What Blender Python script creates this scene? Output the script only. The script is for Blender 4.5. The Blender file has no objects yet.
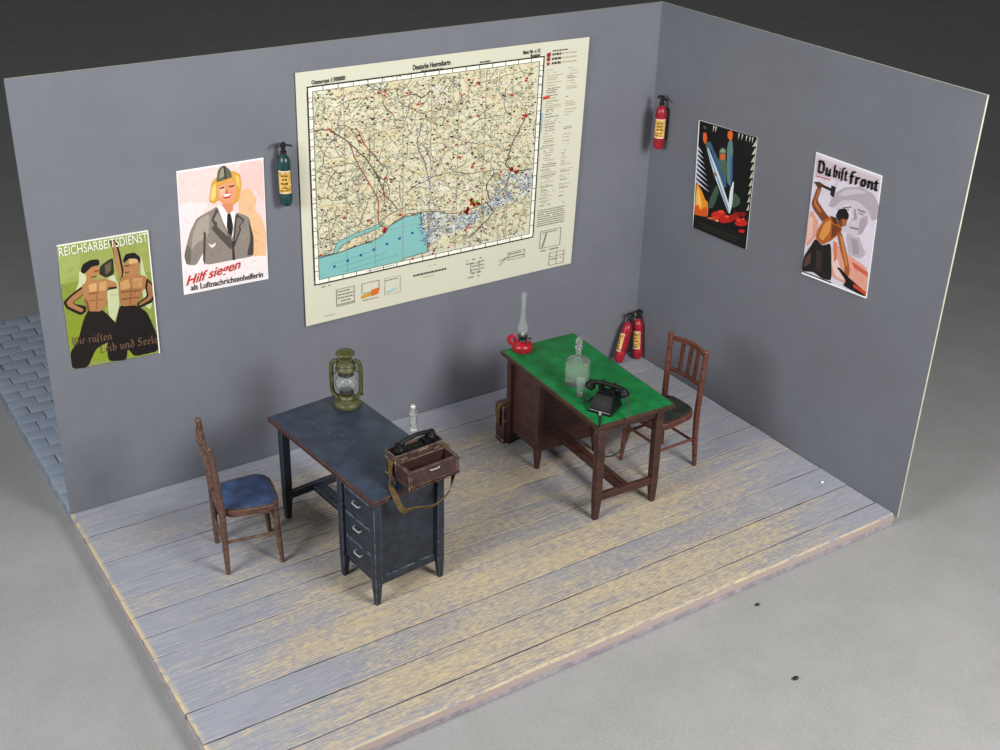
import bpy, bmesh, math, random
from mathutils import Vector, Matrix, Euler
random.seed(11)
C = bpy.context.scene.collection
PI = math.pi
def lin(c):
    return tuple((v/255/12.92 if v/255 <= .04045 else ((v/255+.055)/1.055)**2.4) for v in c)
def rad(d): return d*PI/180

# ------------------------------------------------------------------ materials
class NT:
    def __init__(s, name):
        s.m = bpy.data.materials.new(name); s.m.use_nodes = True
        s.t = s.m.node_tree; s.b = s.t.nodes['Principled BSDF']
    def n(s, typ, **kw):
        x = s.t.nodes.new(typ)
        for k, v in kw.items():
            if k in x.inputs.keys(): x.inputs[k].default_value = v
            else: setattr(x, k, v)
        return x
    def l(s, a, b): s.t.links.new(a, b)
    def coord(s, scale=(1,1,1), which='Object'):
        tc = s.n('ShaderNodeTexCoord'); mp = s.n('ShaderNodeMapping'); mp.inputs['Scale'].default_value = scale
        s.l(tc.outputs[which], mp.inputs['Vector']); return mp.outputs['Vector']
    def noise(s, scale, detail=4, rough=.6, co=None, vec=(1,1,1)):
        x = s.n('ShaderNodeTexNoise'); x.inputs['Scale'].default_value = scale
        x.inputs['Detail'].default_value = detail; x.inputs['Roughness'].default_value = rough
        s.l(co or s.coord(vec), x.inputs['Vector']); return x.outputs['Fac']
    def ramp(s, fac, a, b):
        x = s.n('ShaderNodeMapRange'); x.interpolation_type = 'SMOOTHSTEP'
        x.inputs['From Min'].default_value = a; x.inputs['From Max'].default_value = b
        s.l(fac, x.inputs['Value']); return x.outputs['Result']
    def math(s, op, a, b=None):
        x = s.n('ShaderNodeMath'); x.operation = op
        for i, v in enumerate((a, b)):
            if v is None: continue
            if isinstance(v, (int, float)): x.inputs[i].default_value = v
            else: s.l(v, x.inputs[i])
        return x.outputs[0]
    def mix(s, fac, a, b):
        x = s.n('ShaderNodeMix'); x.data_type = 'RGBA'
        for sock, v in ((x.inputs[0], fac), (x.inputs[6], a), (x.inputs[7], b)):
            if isinstance(v, (int, float)): sock.default_value = v
            elif isinstance(v, tuple): sock.default_value = lin(v)+(1,)
            else: s.l(v, sock)
        return x.outputs[2]
    def bump(s, h, st=.2, dist=.01):
        x = s.n('ShaderNodeBump'); x.inputs['Strength'].default_value = st; x.inputs['Distance'].default_value = dist
        s.l(h, x.inputs['Height']); s.l(x.outputs['Normal'], s.b.inputs['Normal'])
    def edge(s, r):
        bv = s.n('ShaderNodeBevel'); bv.samples = 4; bv.inputs['Radius'].default_value = r
        g = s.n('ShaderNodeNewGeometry'); d = s.n('ShaderNodeVectorMath'); d.operation = 'DOT_PRODUCT'
        s.l(bv.outputs['Normal'], d.inputs[0]); s.l(g.outputs['Normal'], d.inputs[1])
        return s.ramp(d.outputs['Value'], .985, .86)
    def col(s, c): 
        if isinstance(c, tuple): s.b.inputs['Base Color'].default_value = lin(c)+(1,)
        else: s.l(c, s.b.inputs['Base Color'])
    def done(s, rough=.6, metal=0, spec=.4):
        s.b.inputs['Roughness'].default_value = rough; s.b.inputs['Metallic'].default_value = metal
        s.b.inputs['Specular IOR Level'].default_value = spec; return s.m

def m_plain(name, c, rough=.6, metal=0, spec=.4, var=.12, scale=14, bump=0):
    t = NT(name); nz = t.noise(scale)
    d = tuple(max(0, v*(1-var)) for v in c); u = tuple(min(255, v*(1+var)) for v in c)
    t.col(t.mix(t.ramp(nz, .3, .7), d, u))
    if bump: t.bump(t.noise(scale*6), bump, .004)
    return t.done(rough, metal, spec)
def m_worn(name, c, wear, rough=.5, r=.008, amt=.8, vec=(6,6,6), c2=None, speck=None, spec=.4):
    t = NT(name); g = t.noise(3, 5, .65, vec=vec)
    base = t.mix(t.ramp(g, .35, .68), tuple(v*.78 for v in c), c2 or tuple(min(255, v*1.12) for v in c))
    e = t.math('MULTIPLY', t.edge(r), t.math('MULTIPLY', t.ramp(t.noise(26, 3), .32, .62), amt))
    base = t.mix(e, base, wear)
    if speck:
        v = t.n('ShaderNodeTexVoronoi'); v.inputs['Scale'].default_value = 19; t.l(t.coord(), v.inputs['Vector'])
        k = t.math('MULTIPLY', t.ramp(v.outputs['Distance'], .075, .03), t.ramp(t.noise(5, 2), .5, .56))
        base = t.mix(k, base, speck)
    t.col(base); t.bump(g, .12, .004)
    return t.done(rough, 0, spec)
def m_glass(name, tint=(250,253,251)):
    t = NT(name); t.col(tint); t.b.inputs['Transmission Weight'].default_value = .92; t.b.inputs['IOR'].default_value = 1.42
    return t.done(.03, 0, .5)
def m_print():
    t = NT('printed_paper'); a = t.n('ShaderNodeAttribute'); a.attribute_name = 'ink'
    t.col(a.outputs['Color']); return t.done(.55, 0, .25)

# ------------------------------------------------------------------ mesh builder
class MB:
    def __init__(s): s.b = bmesh.new()
    def add(s, verts, faces, mi=0):
        vs = [s.b.verts.new(v) for v in verts]; out = []
        for f in faces:
            try: x = s.b.faces.new([vs[i] for i in f]); x.material_index = mi; out.append(x)
            except ValueError: pass
        return out
    def hexa(s, lo, hi, bev=0, mi=0):
        """lo, hi: four points each, same winding"""
        fs = s.add(list(lo)+list(hi), [(3,2,1,0),(4,5,6,7),(0,1,5,4),(1,2,6,5),(2,3,7,6),(3,0,4,7)], mi)
        if bev:
            ed = list({e for f in fs for e in f.edges})
            r = bmesh.ops.bevel(s.b, geom=ed, offset=bev, segments=2, profile=.6, affect='EDGES', clamp_overlap=True)
            for f in r['faces']: f.material_index = mi
        return s
    def box(s, x0, x1, y0, y1, z0, z1, bev=0, mi=0):
        return s.hexa([(x0,y0,z0),(x1,y0,z0),(x1,y1,z0),(x0,y1,z0)], [(x0,y0,z1),(x1,y0,z1),(x1,y1,z1),(x0,y1,z1)], bev, mi)
    def taper(s, x, y, a, b, z0, x2, y2, a2, b2, z1, bev=0, mi=0):
        """rectangular post, half sizes a,b at (x,y,z0) to a2,b2 at (x2,y2,z1)"""
        q = lambda x,y,a,b,z: [(x-a,y-b,z),(x+a,y-b,z),(x+a,y+b,z),(x-a,y+b,z)]
        return s.hexa(q(x,y,a,b,z0), q(x2,y2,a2,b2,z1), bev, mi)
    def loft(s, rings, cap=True, mi=0, closed=True):
        n = len(rings[0]); v = [p for r in rings for p in r]; f = []
        for i in range(len(rings)-1):
            for j in range(n if closed else n-1):
                k = (j+1) % n; f.append((i*n+j, i*n+k, (i+1)*n+k, (i+1)*n+j))
        if cap: f.append(tuple(range(n-1, -1, -1))); f.append(tuple((len(rings)-1)*n+j for j in range(n)))
        s.add(v, f, mi); return s
    def lathe(s, prof, n=24, c=(0,0,0), mi=0, M=None, sq=(1,1), ph=0):
        rings = []
        for r, z in prof:
            R_ = [Vector((c[0]+sq[0]*max(r,1e-4)*math.cos(2*PI*j/n+ph), c[1]+sq[1]*max(r,1e-4)*math.sin(2*PI*j/n+ph), c[2]+z)) for j in range(n)]
            rings.append([M @ p for p in R_] if M else R_)
        return s.loft(rings, True, mi)
    def tube(s, path, r, n=8, mi=0, sq=None):
        P = [Vector(p) for p in path]; rr = r if isinstance(r, (list, tuple)) else [r]*len(P)
        T = [(P[min(i+1,len(P)-1)]-P[max(i-1,0)]).normalized() for i in range(len(P))]
        up = Vector((0,0,1)) if abs(T[0].z) < .9 else Vector((1,0,0))
        u = (up - T[0]*up.dot(T[0])).normalized(); rings = []
        for i, p in enumerate(P):
            u = (u - T[i]*u.dot(T[i])).normalized(); w = T[i].cross(u)
            a, b = (sq or (1,1))
            rings.append([p + (u*math.cos(2*PI*j/n)*a + w*math.sin(2*PI*j/n)*b)*rr[i] for j in range(n)])
        return s.loft(rings, True, mi)
    def ribbon(s, path, wd, w, t, mi=0):
        P = [Vector(p) for p in path]; rings = []
        for i, p in enumerate(P):
            T = (P[min(i+1,len(P)-1)]-P[max(i-1,0)]).normalized(); d = Vector(wd[i]); d = (d - T*d.dot(T)).normalized(); q = T.cross(d)
            rings.append([p+d*w/2+q*t/2, p-d*w/2+q*t/2, p-d*w/2-q*t/2, p+d*w/2-q*t/2])
        return s.loft(rings, True, mi)
    def ball(s, c, r, mi=0, sc=(1,1,1), n=14, rot=None):
        k = 8; M = Matrix.Translation(c) @ (rot or Matrix()) @ Matrix.Diagonal((*sc,1))
        return s.lathe([(r*math.sin(PI*i/k), -r*math.cos(PI*i/k)) for i in range(k+1)], n, mi=mi, M=M)
    def slab(s, outline, z0, z1, bev=0, mi=0):
        n = len(outline); fs = s.add([(x,y,z0) for x,y in outline]+[(x,y,z1) for x,y in outline],
            [tuple(range(n-1,-1,-1)), tuple(range(n,2*n))]+[(j,(j+1)%n,n+(j+1)%n,n+j) for j in range(n)], mi)
        if bev:
            ed = [e for e in {e for f in fs[:2] for e in f.edges}]
            r = bmesh.ops.bevel(s.b, geom=ed, offset=bev, segments=3, profile=.5, affect='EDGES')
            for f in r['faces']: f.material_index = mi
        return s
    def build(s, name, mats, parent=None, loc=None, rot=None, ang=35):
        bmesh.ops.recalc_face_normals(s.b, faces=s.b.faces[:])
        me = bpy.data.meshes.new(name); s.b.to_mesh(me); s.b.free()
        for m in (mats if isinstance(mats, (list, tuple)) else [mats]): me.materials.append(m)
        me.shade_smooth(); me.set_sharp_from_angle(angle=rad(ang))
        o = bpy.data.objects.new(name, me); C.objects.link(o)
        if parent: o.parent = parent
        if loc: o.location = loc
        if rot: o.rotation_euler = rot
        return o
def smooth_path(P, n=6):
    P = [Vector(p) for p in P]; out = []
    for i in range(len(P)-1):
        a, b, c, d = P[max(i-1,0)], P[i], P[i+1], P[min(i+2,len(P)-1)]
        for k in range(n):
            t = k/n; out.append(.5*((2*b)+(c-a)*t+(2*a-5*b+4*c-d)*t*t+(3*b-a-3*c+d)*t**3))
    return out+[P[-1]]
def tag(o, label=None, cat=None, group=None, kind=None):
    if label: o['label'] = label
    if cat: o['category'] = cat
    if group: o['group'] = group
    if kind: o['kind'] = kind
    return o
def thing(name, label, cat, loc, rotz=0, group=None):
    o = bpy.data.objects.new(name, None); C.objects.link(o); o.empty_display_size = .1
    o.location = loc; o.rotation_euler = (0,0,rotz); return tag(o, label, cat, group)
def copy_tree(o, parent=None):
    c = o.copy(); C.objects.link(c)
    if parent: c.parent = parent
    for ch in list(o.children): copy_tree(ch, c)
    return c
def local(root, pts):
    M = (Matrix.Translation(root.location) @ root.rotation_euler.to_matrix().to_4x4()).inverted()
    return [M @ Vector(p) for p in pts]
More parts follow.
